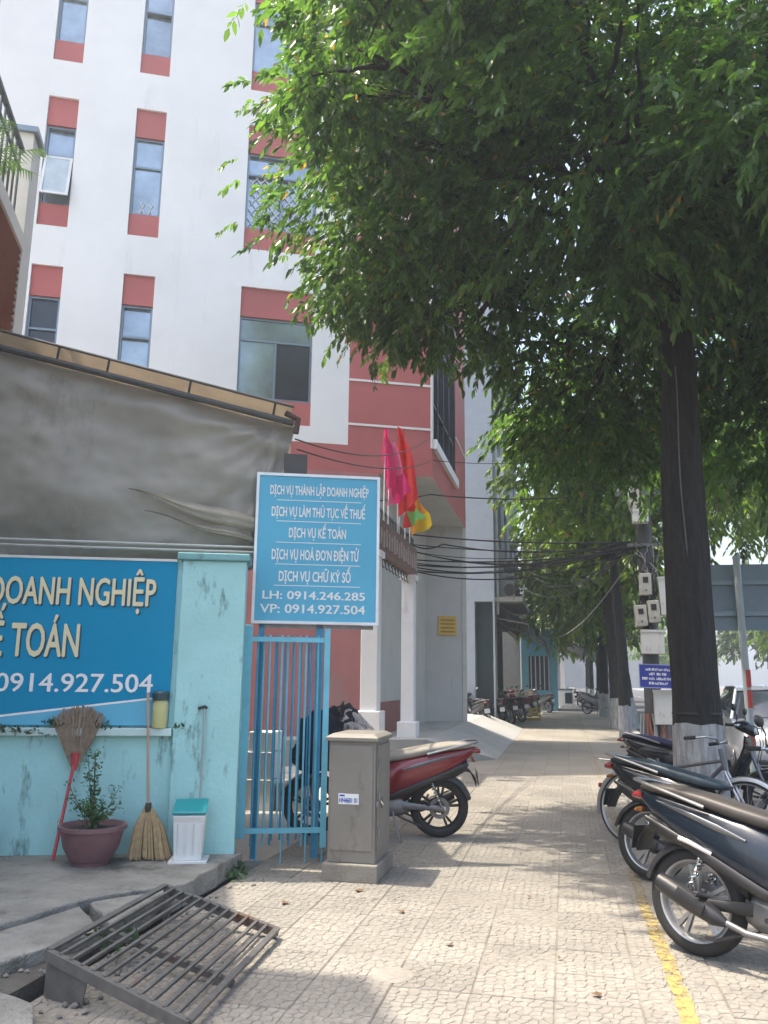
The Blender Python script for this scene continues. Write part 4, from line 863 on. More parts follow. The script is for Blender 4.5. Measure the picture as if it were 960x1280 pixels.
wire('cable', [(PX-.2, PY, 4.0), (-.9, 34, 3.2), (-1.2, 43, 4.2)], .6, .012, wl[6], CABG)
wire('cable', [(PX-.3, PY-.1, 4.22), (-3.51, 16.9, 4.55)], .1, .016, 'straight black cable just above the bundle')
wire('cable', [(PX-.2, PY+.1, 5.3), (1.9, 45, 6.5)], .5, .014, 'black cable running away along the street trees')
wire('cable', [(PX+.3, PY-.1, 5.3), (3.2, 2, 6.2)], .5, .014, 'black cable running toward the viewer past the large tree')
wire('cable', [TP(.4, .1, 3.72), (-2.6, 16, 6.3)], .25, .008, 'thin wire from the lean-to roof corner to the red wall')
wire('cable', [TP(.42, .1, 3.62), (-2.55, 16.2, 5.9), (PX-.2, 17, 6.2)], .18, .008, 'thin lower wire from the roof corner across the red wall')
rr = random.Random(77)
for k in range(9):     # strands of the bundle between the pole and the entrance wall
    wire('cable', [(PX-.3+rr.uniform(-.1, .1), PY-.12, 4.1+rr.uniform(-.1, .15)), (-3.51, 16.6+rr.uniform(0, 3.5), 4.25+rr.uniform(-.25, .25))], rr.uniform(.08, .4), rr.choice((.009, .012, .016)), 'black strand of the cable bundle between the pole and the office building')
for k in range(4):
    wire('cable', [(PX-.25, PY-.1, 4.1+.05*k), (-1.0+.2*k, 24+k, 4.6-.1*k), (-2.2, 30+2*k, 4.4+.4*k)], rr.uniform(.2, .5), .01, 'black strand drooping from the pole to the grey shophouse')
bx = thing('carton_stack', 'pale cartons stacked in the yard behind the blue gate', 'boxes', (-3.6, 9.6, 0))
for i, (x0, y0, w, h, z, c) in enumerate(((-3.75, 9.4, .42, .34, 0, (.55, .54, .5)), (-3.3, 9.45, .36, .3, 0, (.36, .33, .28)), (-3.7, 9.42, .36, .3, .345, (.5, .52, .54)), (-3.66, 9.44, .3, .22, .65, (.6, .6, .58)))): MB().box(IDF, x0, x0+w, y0, y0+.35, z, z+h).build('carton', mat('carton_%d' % i, c, .8), bx, bevel=.01)
# ------------------------------------------------------------------ roadside board on striped post
rs = thing('roadside_board', 'large grey blue road sign seen from behind on a striped post', 'sign', (2.66, 13.5, -.02))
MB().tube([(2.66, 13.5, -.02), (2.63, 13.5, 3.42)], .055, 12).build('post', mat('post_grey', (.35, .4, .42), .5, .2), rs, smooth=True)
RS = mat('red_stripe', (.45, .05, .04), .5)
for z in (.6, 1.15, 1.45): MB().lathe([(.058, 0), (.058, .26)], (2.657, 13.5, z-.02), n=14).build('red_band', RS, rs, smooth=True)
PB = mat('board_back', (.2, .26, .31), .5, .3, .08)
MB().box(IDF, 2.05, 4.2, 13.62, 13.64, 2.28, 3.3).build('panel', PB, rs)
for z in (2.5, 2.98): MB().box(IDF, 2.05, 4.2, 13.556, 13.619, z, z+.07).build('rail', ALU, rs)
# ------------------------------------------------------------------ trees
BARK = bark_mat('dark_bark', (.045, .042, .042)); WASH = bark_mat('whitewash', (.68, .68, .67)); BARK2 = bark_mat('brown_bark', (.12, .1, .08))
LEAF = leaf_mat('leaf_green', (.028, .068, .03), (.10, .185, .058), .47); LEAFY = leaf_mat('leaf_yellow_green', (.05, .10, .02), (.16, .23, .04), .5); LEAFF = leaf_mat('leaf_far', (.03, .06, .02), (.09, .14, .035), .35)
def leaves(name, lobes, n, size, lmat, parent, seed, per=13, droop=.55, og=Vector((0, 0, 0))):
    """n sprays of drooping leaves spread through ellipsoid lobes (cx,cy,cz,rx,ry,rz,weight)"""
    r = np.random.default_rng(seed); w = np.array([l[3]*l[4]*l[5]*l[6] if len(l) > 6 else l[3]*l[4]*l[5] for l in lobes]); w = w**.8; w /= w.sum()
    li = r.choice(len(lobes), n, p=w); Lb = np.array([l[:6] for l in lobes])[li]
    d = r.normal(size=(n, 3)); d /= np.linalg.norm(d, axis=1)[:, None]; rad_ = r.random(n)**.42*(1+.12*r.normal(size=n)); rad_ = np.clip(rad_, 0, 1.18)
    # sprays gather in sub-clumps so that the crown shows masses and gaps
    K = 13; sd_ = r.normal(size=(len(lobes), K, 3)); sd_ /= np.linalg.norm(sd_, axis=2)[:, :, None]; sr = r.uniform(.55, 1.0, (len(lobes), K, 1)); kk = r.integers(0, K, n)
    off = sd_[li, kk]*sr[li, kk]+r.normal(size=(n, 3))*.21; d = off/(np.linalg.norm(off, axis=1)[:, None]+1e-6)
    mixm = (r.random(n) < .18)[:, None]; c = Lb[:, :3]+np.where(mixm, d*rad_[:, None], off)*Lb[:, 3:6]
    ax = d*np.array([1, 1, .3])+r.normal(size=(n, 3))*.45; ax[:, 2] -= droop*.6; ax /= np.linalg.norm(ax, axis=1)[:, None]
    C = np.repeat(c, per, 0); A = np.repeat(ax, per, 0); k = np.tile(np.arange(per), n); N = n*per
    side = np.cross(A, np.array([0, 0, 1.])); side /= np.linalg.norm(side, axis=1)[:, None]+1e-6
    sg = np.where(k % 2 == 0, 1, -1)[:, None]; t = (k/per)[:, None]
    base = C+A*t*size*2.6+np.array([0, 0, -1])*t**2*size*1.0
    dr = A*.75+side*sg*.8*(1-t*.6)+r.normal(size=(N, 3))*.28; dr[:, 2] -= droop; dr /= np.linalg.norm(dr, axis=1)[:, None]
    L = (size*r.uniform(.55, 1.4, N))[:, None]; wd = np.cross(dr, r.normal(size=(N, 3))*.5+np.array([0, 0, 1.])); wd /= np.linalg.norm(wd, axis=1)[:, None]+1e-6
    nm = np.cross(wd, dr); W_ = L*.2; f = L*.045; cv = np.array([0, 0, -1])*L*.1
    V = np.stack([base, base+dr*L*.32+wd*W_+nm*f, base+dr*L*.7+wd*W_*.75+nm*f+cv*.5, base+dr*L+cv, base+dr*L*.7-wd*W_*.75+nm*f+cv*.5, base+dr*L*.32-wd*W_+nm*f], 1)-np.array(og)
    me = bpy.data.meshes.new(name); me.vertices.add(N*6); me.vertices.foreach_set('co', V.reshape(-1).astype(np.float32))
    idx = (np.arange(N)[:, None]*6+np.array([0, 1, 2, 3, 0, 3, 4, 5])).reshape(-1)
    me.loops.add(N*8); me.loops.foreach_set('vertex_index', idx.astype(np.int32)); me.polygons.add(N*2)
    me.polygons.foreach_set('loop_start', np.arange(N*2, dtype=np.int32)*4); me.polygons.foreach_set('loop_total', np.full(N*2, 4, np.int32)); me.update(calc_edges=True)
    tint = np.repeat(np.clip(r.normal(.4, .22, n), 0, 1), per)+r.normal(0, .12, N); young = np.repeat(r.random(n) < .05, per); tint = np.clip(np.where(young, tint+.6, tint), 0, 1.25); tint = np.where(r.random(N) < .012, 1.5, tint)
    at = me.attributes.new('tint', 'FLOAT', 'POINT'); at.data.foreach_set('value', np.repeat(tint, 6).astype(np.float32))
    me.materials.append(lmat); o = bpy.data.objects.new(name, me); COL.objects.link(o); o.parent = parent; return o
def trunk_tube(mb, pts, rs, n=18, seed=0, rough=.065):
    r = random.Random(seed); pts = [Vector(p) for p in pts]; P_, R_ = [], []
    for i in range(len(pts)-1):
        m = max(2, int((pts[i+1]-pts[i]).length/.22))
        for k in range(m): t = k/m; P_.append(pts[i].lerp(pts[i+1], t)); R_.append(rs[i]+(rs[i+1]-rs[i])*t)
    P_.append(pts[-1]); R_.append(rs[-1]); k0 = len(mb.v); mb.tube(P_, R_, n)
    ph = [r.uniform(0, 6.28) for _ in range(4)]
    for i, p in enumerate(P_):
        for j in range(n):
            a = 2*math.pi*j/n; v = Vector(mb.v[k0+i*n+j]); q = v-p
            s = 1+rough*(math.sin(3*a+ph[0]+i*.13)+.7*math.sin(5*a+ph[1]-i*.17)+.5*math.sin(9*a+ph[2]+i*.3))+r.gauss(0, rough*.25)
            mb.v[k0+i*n+j] = tuple(p+q*s)
def limb(mb, a, b, r0, r1, seed, up_=.3):
    r = random.Random(seed); a, b = Vector(a), Vector(b); L_ = (b-a).length; pts = []
    for i in range(9):
        t = i/8; pts.append(a.lerp(b, t)+Vector((r.gauss(0, .03), r.gauss(0, .03), up_*math.sin(t*math.pi)*.4+r.gauss(0, .02)))*L_*.35*(1 if 0 < i < 8 else 0))
    mb.tube(pts, [r0+(r1-r0)*(i/8)**.8 for i in range(9)], 8); return pts
def tree(name, label, base, trunk, lobes, n, size, lmat, seed, bark=BARK, wash=0, twigs=True, group='street trees', per=13):
    """trunk: list of (dx,dy,z,r); lobes in offsets from the base"""
    t = thing(name, label, 'tree', base, group); B_ = Vector(base)
    wp = [Vector((x, y, z))+B_ for x, y, z, _ in trunk]; mb = MB(); trunk_tube(mb, wp, [r for *_, r in trunk], 20, seed); mb.build('trunk', bark, t, smooth=True, ang=80)
    if wash:
        mb = MB(); r0, r1 = trunk[0][3], trunk[1][3]; q = wp[0].lerp(wp[1], wash/(trunk[1][2]-trunk[0][2]))
        trunk_tube(mb, [wp[0], q], [r0*1.012, (r0+(r1-r0)*wash/(trunk[1][2]-trunk[0][2]))*1.012], 20, seed); mb.v = [(x, y, z+random.gauss(0, .014)) if z > q.z-.03 else (x, y, z) for x, y, z in mb.v]; mb.build('whitewash_band', WASH, t, smooth=True, ang=80)
    LB = [(B_.x+l[0], B_.y+l[1], B_.z+l[2], *l[3:]) for l in lobes]
    mb = MB(); r = random.Random(seed)
    for i, l in enumerate(LB):
        k = min(range(min(3, len(wp)-1) if len(wp) < 6 else 4, len(wp)), key=lambda q: (wp[q]-Vector(l[:3])).length+max(0, wp[q].z-l[2])*1.5); a = wp[k]
        pts = limb(mb, a, Vector(l[:3]), trunk[k][3]*.36, .02, seed+i)
        for q in range(4 if twigs else 2):
            d = Vector((r.gauss(0, 1), r.gauss(0, 1), r.gauss(0, .6))).normalized(); e = Vector(l[:3])+Vector((d.x*l[3], d.y*l[4], d.z*l[5]))*.85
            limb(mb, pts[r.randint(4, 8)], e, .035, .006, seed+i*7+q, .15)
    mb.build('limbs', bark, t, smooth=True)
    leaves('crown', LB, n, size, lmat, t, seed, per, og=B_); return t
BT = (1.32, 9.2, -.02)
big = [(-0.6, 0.15, 7.18, 2.21, 2.04, 1.7), (-2.64, -0.19, 7.35, 1.7, 1.61, 1.44), (-3.55, -0.11, 8.88, 1.27, 1.44, 1.36), (-2.56, 0.32, 9.39, 1.7, 1.61, 1.61), (-3.24, -0.19, 6.33, 0.94, 1.1, 0.89), (-2.64, 0.15, 5.89, 0.72, 0.77, 0.47), (-2.04, 0.83, 6.27, 0.85, 1.02, 0.77), (-1.53, 1.17, 5.67, 0.68, 0.68, 0.51), (-0.6, -2.06, 6.67, 1.78, 1.61, 1.36), (0.93, -2.06, 6.5, 1.7, 1.53, 1.27), (-0.77, 2.19, 5.48, 1.27, 1.36, 0.85), (1.44, 1.09, 6.5, 1.87, 2.04, 1.53), (0.25, 2.87, 6.67, 1.87, 1.7, 1.44), (-0.09, 0.66, 9.9, 2.72, 2.72, 1.61), (-1.7, -1.21, 9.05, 1.87, 1.87, 1.53), (1.78, -1.21, 8.37, 1.87, 1.87, 1.53), (-3.81, -0.36, 10.07, 1.02, 1.19, 1.02), (0.68, -3.25, 5.65, 0.85, 0.77, 0.68), (1.95, -0.53, 5.48, 1.02, 1.1, 0.68), (1.61, 2.19, 4.97, 1.27, 1.1, 0.68), (1.7, 0.4, 5.3, 1.3, 1.4, 0.9), (1.9, 2.6, 5.0, 1.6, 1.6, 1.0), (1.1, -1.5, 5.9, 1.2, 1.1, 0.8), (-0.5, -1.2, 5.7, 1.0, 0.9, 0.7), (2.6, -0.6, 6.2, 1.4, 1.5, 1.2), (-0.9, 1.9, 4.9, 1.2, 1.2, 0.7), (0.3, 3.0, 5.2, 1.6, 1.4, 0.9), (-2.75, -2.6, 9.9, 1.1, 1.1, 0.7), (-3.07, -2.6, 7.4, 0.8, 0.9, 0.6), (-2.5, -3.3, 7.4, 1.0, 0.9, 0.65), (-1.4, -3.7, 7.3, 1.1, 0.9, 0.7), (-3.35, -1.7, 7.3, 0.7, 0.7, 0.6), (-1.6, -3.4, 9.4, 1.6, 1.5, 1.2)]
tree('street_tree', 'large street tree with dark trunk and whitewashed base behind the parked scooters', BT, [(0, 0, 0, .26), (-.03, 0, 2.2, .225), (-.02, .05, 3.8, .205), (.02, .05, 5.0, .19), (-.1, 0, 6.4, .15), (-.2, 0, 8.2, .1)], big, 19000, .1, LEAF, 5, wash=1.1)
tag(MB().tube([(1.27+.012*math.sin(z*3), 8.975+.012*z, z) for z in np.linspace(1.0, 4.9, 24)], .008, 6).build('cable', mat('dull_cable', (.12, .12, .12), .6)), 'thin pale cable running down the large tree trunk', 'cable')
tag(MB().lathe([(.243, 1.16), (.25, 1.18), (.243, 1.2)], (1.305, 9.2, 0), n=28).build('trunk_strap', CABL), 'dark strap tied round the large tree trunk above the whitewash', 'strap')
# kerbside row behind
rowl = [(0, 0, 6.6, 2.4, 2.6, 1.8), (-1.7, -.8, 5.6, 1.5, 1.6, 1.1), (1.4, -1.0, 6.0, 1.6, 1.6, 1.2), (-.3, -1.6, 4.9, 1.3, 1.2, .9), (-1.2, .8, 7.6, 1.8, 1.8, 1.4), (1.3, 1, 7.8, 1.8, 1.8, 1.4), (-2.2, .6, 4.9, 1.1, 1.1, .9), (.2, .2, 9, 2, 2, 1.3), (1.2, -1.6, 4.6, 1.1, 1.0, .7)]
tree('street_tree', 'street tree with twin dark stems and whitewashed foot beyond the utility pole', (1.85, 28.8, -.02), [(-.05, 0, 0, .5), (-.1, 0, 1.0, .36), (-.22, 0, 2.6, .26), (-.35, .1, 4.4, .2), (-.3, 0, 6.4, .14)], [(l[0], l[1], l[2]+.7, *l[3:]) for l in rowl]+[(4.2, 0, 9.2, 2.0, 2.0, 1.4), (4.6, 1, 7.5, 1.9, 1.9, 1.2), (3.6, -1, 8.2, 1.7, 1.7, 1.2), (5.6, 0, 8.4, 1.7, 1.7, 1.3)], 3800, .2, LEAFY, 15, wash=.98)
mb = MB(); 
tree('street_tree', 'slim street tree between the utility pole and the twin stem tree', (1.45, 22.6, -.02), [(0, 0, 0, .16), (.02, 0, 2, .13), (-.1, .1, 4.2, .11), (-.15, 0, 6.4, .08)], [(l[0]*.9-.1, l[1]*.8, l[2]*.9+1.9, l[3]*.85, l[4]*.8, l[5]) for l in rowl]+[(3.0, 0, 8.4, 1.9, 1.9, 1.4), (3.6, 2.0, 6.9, 1.8, 1.8, 1.1), (2.2, -.5, 7.2, 1.5, 1.5, 1.0)], 2900, .18, LEAFY, 25, wash=.9)
for i, (y, lab) in enumerate(((37, 'second street tree past the utility pole in the kerb row'), (46, 'third street tree past the utility pole in the kerb row'), (57, 'fourth street tree past the utility pole in the kerb row'), (72, 'farthest street tree in the kerb row'))):
    tree('street_tree', lab, (1.55+.2*(i % 2), y, -.02), [(0, 0, 0, .22), (.03, 0, 2.2, .18), (.05, 0, 4.4, .14), (0, 0, 6.4, .1)], [(l[0], l[1]*1.2, l[2]*.98-.3, l[3], l[4]*1.2, l[5]) for l in rowl], 1100, .3, LEAFY if i % 2 == 0 else LEAFF, 40+i, wash=1.0, twigs=False, per=11)
# trees across the road
acr = [(0, 0, 5.6, 2.8, 2.8, 1.9), (-2.2, -.6, 4.6, 1.6, 1.7, 1.1), (2, .5, 4.8, 1.7, 1.7, 1.2), (0, -1.6, 4.0, 1.5, 1.3, .9), (.3, .3, 7.6, 2.1, 2.1, 1.4)]
for i, (x, y) in enumerate(((14.5, 24), (14.2, 33), (14.8, 42), (14.4, 52), (14.6, 64), (11, 90))):
    tree('roadside_tree', ('leafy tree nearest on the far side of the road', 'second tree across the road', 'third tree across the road', 'fourth tree across the road', 'fifth tree across the road', 'distant tree ending the row across the road')[i], (x, y, 0), [(0, 0, 0, .2), (.05, 0, 2, .17), (0, 0, 4.6, .12)], acr, 900, .34, LEAFY if i % 2 else LEAFF, 60+i, wash=1.0, twigs=False, group='trees across the road', per=11)
hd = thing('green_hoarding', 'bright green construction hoarding across the road', 'fence', (16, 40, 0))
HG = mat('hoarding_green', (.05, .35, .10), .6, var=.08)
for k in range(14): MB().box(IDF, 16.6, 16.66, 22+k*3.0, 22+k*3.0+2.96, .05, 2.6).build('panel', HG, hd)
for k in range(15): MB().bar((16.7, 21.98+k*3, 0), (16.7, 21.98+k*3, 2.6), .08).build('post', STEEL, hd)
simple_house('far_shop', 'white low building across the road behind the trees', 19, 40, 70, 84, 5.5, WHITE, [(1+3*k, 3+3*k, 1, 3) for k in range(6)])
# ------------------------------------------------------------------ motorbikes
def V3(x, y, z): return Vector((x, y, z))
def wheel(root, name, x, R, w, rimm, spokes=5, alloy=True):
    c = (x, 0, R); rr_ = R*.74
    mb = MB(); mb.lathe([(rr_-.004, -w*.38), (rr_+.008, -w*.42), (rr_+.012, -w*.3), (rr_-.012, 0), (rr_+.012, w*.3), (rr_+.008, w*.42), (rr_-.004, w*.38), (rr_-.022, w*.1), (rr_-.022, -w*.1), (rr_-.004, -w*.38)], c, 'y', 36)
    mb.lathe([(0, -w*.6), (.045, -w*.6), (.05, -w*.45), (.05, w*.45), (.045, w*.6), (0, w*.6)], c, 'y', 18)
    for k in range(spokes):
        a = 2*math.pi*k/spokes+.4
        if alloy:
            for e in (-.14, .14): mb.bar((x+math.cos(a)*.04, 0, R+math.sin(a)*.04), (x+math.cos(a+e)*(rr_-.02), 0, R+math.sin(a+e)*(rr_-.02)), .022, .03, upv=(0, 1, 0))
        else: mb.tube([(x+math.cos(a+.5)*.035, .02*(-1)**k, R+math.sin(a+.5)*.035), (x+math.cos(a)*(rr_-.015), 0, R+math.sin(a)*(rr_-.015))], .0016, 4)
    wo = mb.build(name, rimm, root, smooth=True, ang=35)
    mb = MB(); pr = [(rr_+.006, -w*.42), (R*.84, -w*.52), (R*.93, -w*.48), (R*.985, -w*.28), (R, 0), (R*.985, w*.28), (R*.93, w*.48), (R*.84, w*.52), (rr_+.006, w*.42)]
    mb.lathe(pr, c, 'y', 40); mb.build('tyre', BLACK, wo, smooth=True, ang=50)
    if alloy: MB().lathe([(.06, 0), (.1, .0), (.1, .006), (.06, .006)], (x, w*.62, R), 'y', 20).build('brake_disc', STEEL, wo)
    return wo
def fender(mb, x, R, a0, a1, hw, th=.006, n=14):
    r0 = []; 
    for i in range(n+1):
        a = rad(a0+(a1-a0)*i/n); ring = []
        for (y, dr) in ((-hw, -.03), (-hw*.7, 0), (0, .012), (hw*.7, 0), (hw, -.03), (hw, -.03-th), (hw*.65, -th), (0, .012-th), (-hw*.65, -th), (-hw, -.03-th)):
            ring.append((x+math.cos(a)*(R+dr), y, R*0+ZC[0]+math.sin(a)*(R+dr)))
        r0.append(ring)
    mb.loft(r0)
ZC = [.28]
RSIL_ = mat('decal_silver', (.16, .165, .175), .4, .6, .1)
RAILC = mat('dull_rail', (.36, .36, .36), .35, .9, .15)
def motorbike(label, loc, heading, body, seat, rim, lean=6, group='parked motorbikes', shield=None, tailc=None, sporty=False, name='motorbike'):
    root = thing(name, label, 'motorbike', (0, 0, 0), group); R = .285; ZC[0] = R; XF = 1.24; sh_ = shield or body
    wheel(root, 'rear_wheel', 0, R, .095, rim); wheel(root, 'front_wheel', XF, R, .08, rim)
    # side body shell from tail to under the seat
    S_ = [(-.37, .835, .025, .018), (-.33, .825, .06, .04), (-.22, .775, .098, .085), (-.05, .71, .124, .13), (.15, .64, .144, .17), (.33, .575, .152, .20), (.48, .52, .147, .20), (.6, .46, .12, .15), (.66, .42, .09, .08)]
    MB().loft([ell((x, 0, z), (0, hw, 0), (0, 0, hh), 20, 2.7) for x, z, hw, hh in S_]).build('body_shell', body, root, smooth=True, ang=60)
    for sg in (-1, 1):       # crease strip and lower side cover
        MB().loft([ell((x, sg*y, z), (0, .012, 0), (0, 0, h), 10, 2.2) for x, y, z, h in ((-.28, .088, .70, .012), (-.05, .118, .61, .024), (.2, .15, .51, .032), (.42, .156, .42, .03), (.58, .12, .36, .016))]).build('side_trim', PLAST, root, smooth=True)
    Z = [(-.34, .868, .055, .012), (-.26, .872, .10, .028), (-.1, .862, .125, .036), (.1, .83, .132, .042), (.26, .795, .132, .046), (.42, .765, .12, .045), (.55, .745, .095, .035), (.62, .735, .05, .015)]
    MB().loft([ell((x, 0, z), (0, hw, 0), (0, 0, hh), 20, 3.0) for x, z, hw, hh in Z]).build('seat', seat, root, smooth=True, ang=60)
    MB().loft([ell((x, 0, z), (0, hw, 0), (0, 0, hh), 14, 2.5) for x, z, hw, hh in ((-.40, .815, .05, .016), (-.375, .82, .068, .026), (-.32, .82, .075, .03))]).build('tail_light', tailc or mat('tail_red', (.2, .012, .012), .2, coat=.6), root, smooth=True)
    MB().tube([(.12, .14, .80), (-.1, .155, .86), (-.26, .14, .895), (-.36, .08, .91), (-.385, 0, .912), (-.36, -.08, .91), (-.26, -.14, .895), (-.1, -.155, .86), (.12, -.14, .80)], .011, 8).build('grab_rail', RAILC, root, smooth=True)
    # rear fender, plate
    mb = MB(); mb.loft([ell((x, 0, z), (0, w_, 0), (bx_, 0, bz_), 12, 2.4) for x, z, w_, bx_, bz_ in ((.12, .59, .1, 0, .05), (-.05, .655, .1, .01, .055), (-.2, .68, .09, .02, .055), (-.29, .64, .082, .03, .03), (-.335, .575, .078, .018, .006), (-.35, .53, .074, .012, .003), (-.355, .50, .07, .006, .002))]); mb.build('rear_fender', PLAST, root, smooth=True)
    MB().loft([ell((x, 0, z), (0, w_, 0), (0, 0, h), 14, 2.8) for x, z, w_, h in ((-.27, .68, .07, .05), (-.15, .64, .1, .075), (.02, .60, .115, .06), (.2, .54, .12, .1), (.34, .46, .11, .14))]).build('inner_fender', PLAST, root, smooth=True)
    mb = MB(); fender(mb, 0, R+.028, 25, 165, .07, .006); mb.build('wheel_hugger', PLAST, root, smooth=True)
    mb = MB(); mb.add([(-.362, -.09, .64), (-.362, .09, .64), (-.38, .09, .51), (-.38, -.09, .51), (-.356, -.09, .642), (-.356, .09, .642), (-.374, .09, .512), (-.374, -.09, .512)], [(0, 1, 2, 3), (7, 6, 5, 4), (0, 4, 5, 1), (1, 5, 6, 2), (2, 6, 7, 3), (3, 7, 4, 0)]); mb.m = [0, 1, 1, 1, 1, 1]; mb.build('number_plate', [mat('plate_white', (.6, .6, .58), .5, var=.05), PLAST], root)
    for sg in (-1, 1):
        MB().loft([ell((-.31, sg*.07, .74), (0, .015, 0), (0, 0, .014), 10), ell((-.335, sg*.09, .74), (0, .02, 0), (.012, 0, .015), 10), ell((-.345, sg*.095, .74), (0, .01, 0), (.006, 0, .008), 10)]).build('rear_indicator', mat('orange_lens', (.26, .09, .015), .25), root, smooth=True)
        # shock absorber
        mb = MB(); mb.tube([(-.02, sg*.105, .30), (.1, sg*.11, .60)], .009, 8); hx = [(-.01+.11*t, sg*.1075, .33+.24*t) for t in np.linspace(0, 1, 60)]
        mb.tube([(x+.024*math.cos(i*.75)*.9, y+.024*math.sin(i*.75), z) for i, (x, y, z) in enumerate(hx)], .005, 5); mb.build('shock_absorber', CHROME, root, smooth=True)
        MB().loft([ell((x, sg*.085, z), (0, .014, 0), (0, 0, h), 10, 3) for x, z, h in ((-.05, R, .03), (.15, R+.01, .026), (.42, R+.03, .04))]).build('swing_arm', STEEL if sg > 0 else PLAST, root, smooth=True)
        MB().tube([(.5, sg*.1, .3), (.5, sg*.24, .3)], .014, 8).build('foot_peg', BLACK, root)
        MB().tube([(.12, sg*.13, .33), (.1, sg*.22, .35)], .012, 8).build('foot_peg', BLACK, root)
    # engine and exhaust
    mb = MB(); mb.loft([ell((x, 0, z), (0, w_, 0), (0, 0, h), 14, 3) for x, z, w_, h in ((.3, .3, .06, .07), (.38, .3, .11, .1), (.55, .3, .12, .11), (.7, .32, .09, .08), (.82, .34, .07, .06))]); mb.build('engine', STEEL, root, smooth=True)
    mb = MB(); mb.tube([(.72, -.06, .24), (.6, -.13, .19), (.35, -.15, .2), (.2, -.15, .24)], .017, 10); mb.build('exhaust_pipe', STEEL, root, smooth=True)
    mb = MB(); mb.tube([(.24, -.15, .225), (.18, -.152, .245), (.05, -.155, .295), (-.1, -.158, .355), (-.15, -.158, .375), (-.155, -.158, .377)], [.02, .045, .053, .053, .046, .02], 16); mx_ = mb.build('muffler', PLAST, root, smooth=True)
    MB().loft([ell((x, -.205, z), (0, .008, 0), (.012, 0, .03), 10, 3) for x, z in ((.14, .275), (-.02, .34))]).build('heat_shield', PLAST, mx_, smooth=True)
    MB().tube([(.16, -.14, .56), (.04, -.165, .605), (-.02, -.17, .62)], .014, 8).build('passenger_step', CHROME, root, smooth=True)
    MB().lathe([(.018, 0), (.018, .004), (0, .004)], (-.159, -.158, .378), 'x', 10).build('muffler_tip', CHROME, mx_)
    # centre tunnel, leg shield, front
    MB().loft([ell((x, 0, z), (0, w_, 0), (0, 0, h), 14, 2.8) for x, z, w_, h in ((.56, .46, .09, .1), (.7, .42, .075, .085), (.84, .47, .075, .1), (.96, .6, .085, .12), (1.0, .75, .075, .1))]).build('centre_tunnel', PLAST if not sporty else body, root, smooth=True)
    mb = MB(); rows = []
    for z, x, w_, cv in ((.26, .84, .13, .02), (.36, .87, .19, .05), (.5, .92, .215, .08), (.66, .98, .21, .09), (.8, 1.03, .17, .08), (.92, 1.04, .11, .05)):
        rows.append([(x+cv*math.cos(y/w_*1.4)-.03+dx, y, z) for dx, ys in ((.022, (-1, -.75, -.4, 0, .4, .75, 1)), (0, (1, .75, .4, 0, -.4, -.75, -1))) for y in [q*w_ for q in ys]])
    mb.loft(rows); mb.build('leg_shield', sh_, root, smooth=True, ang=50)
    mb = MB(); fender(mb, XF, R+.02, 20, 165, .062); mb.build('front_fender', sh_, root, smooth=True)
    for sg in (-1, 1):
        MB().tube([(XF, sg*.062, R), (XF-.06, sg*.062, .46), (XF-.15, sg*.06, .7), (XF-.2, sg*.05, .85)], [.02, .021, .017, .017], 10).build('fork_leg', STEEL, root, smooth=True)
        MB().tube([(1.0, sg*.05, 1.0), (.98, sg*.2, 1.02), (.94, sg*.27, 1.025), (.9, sg*.35, 1.02)], .011, 8).build('handlebar', CHROME, root, smooth=True)
        MB().tube([(.945, sg*.26, 1.025), (.895, sg*.37, 1.02)], .017, 10).build('grip', BLACK, root, smooth=True)
        MB().tube([(.98, sg*.24, 1.035), (1.02, sg*.3, 1.03), (.99, sg*.36, 1.02)], .005, 6).build('lever', CHROME, root)
        m_ = MB().tube([(.97, sg*.21, 1.03), (.98, sg*.25, 1.13), (.965, sg*.29, 1.19)], .006, 6).build('mirror_stem', PLAST, root, smooth=True)
        MB().loft([ell((.962+dx, sg*.31, 1.21), (0, .06*k, .012*sg), (0, -.008*sg, .036*k), 14, 2.6) for dx, k in ((-.012, .9), (-.008, 1), (.012, .95), (.022, .55))]).build('mirror', PLAST, m_, smooth=True)
        MB().loft([ell((.9495, sg*.31, 1.21), (0, .05*k, .01*sg), (0, 0, .03*k), 14, 2.6) for k in (1, .02)]).build('mirror_glass', mat('mirror_glass', (.75, .78, .8), .05, 1), m_)
        MB().loft([ell((1.03, sg*.11, .86), (0, .03, 0), (0, 0, .02), 8), ell((1.06, sg*.12, .85), (0, .02, 0), (0, 0, .012), 8)]).build('front_indicator', MATS['orange_lens'], root, smooth=True)
    for sg in (-1, 1):
        MB().tube([(1.02, sg*.2, 1.03), (1.16, sg*.14, 1.02), (1.18, sg*.08, .85), (1.12, sg*.06, .6)], .005, 5).build('brake_cable', BLACK, root, smooth=True)
        MB().loft([ell((x, sg*y, z), (0, .004, 0), (0, 0, h), 8, 2) for x, y, z, h in ((-.2, .101, .80, .004), (.0, .131, .755, .014), (.2, .149, .70, .018), (.36, .153, .655, .006))]).build('decal_stripe', RSIL_, root, smooth=True)
    MB().loft([ell((x, 0, z), (0, w_, 0), (0, 0, h), 16, 2.4) for x, z, w_, h in ((.9, 1.03, .06, .03), (.95, 1.035, .13, .055), (1.03, 1.02, .14, .075), (1.1, .99, .11, .07), (1.13, .98, .07, .045))]).build('handlebar_cowl', body, root, smooth=True, ang=60)
    MB().loft([ell((x, 0, z), (0, w_, 0), (-.01, 0, h), 16, 2.4) for x, z, w_, h in ((1.115, .985, .085, .055), (1.14, .98, .07, .045), (1.15, .978, .03, .02))]).build('headlight', mat('lens_clear', (.6, .62, .64), .08, .3), root, smooth=True)
    MB().tube([(.45, .12, .26), (.38, .25, .02), (.36, .28, .012)], .011, 8).build('side_stand', STEEL, root)
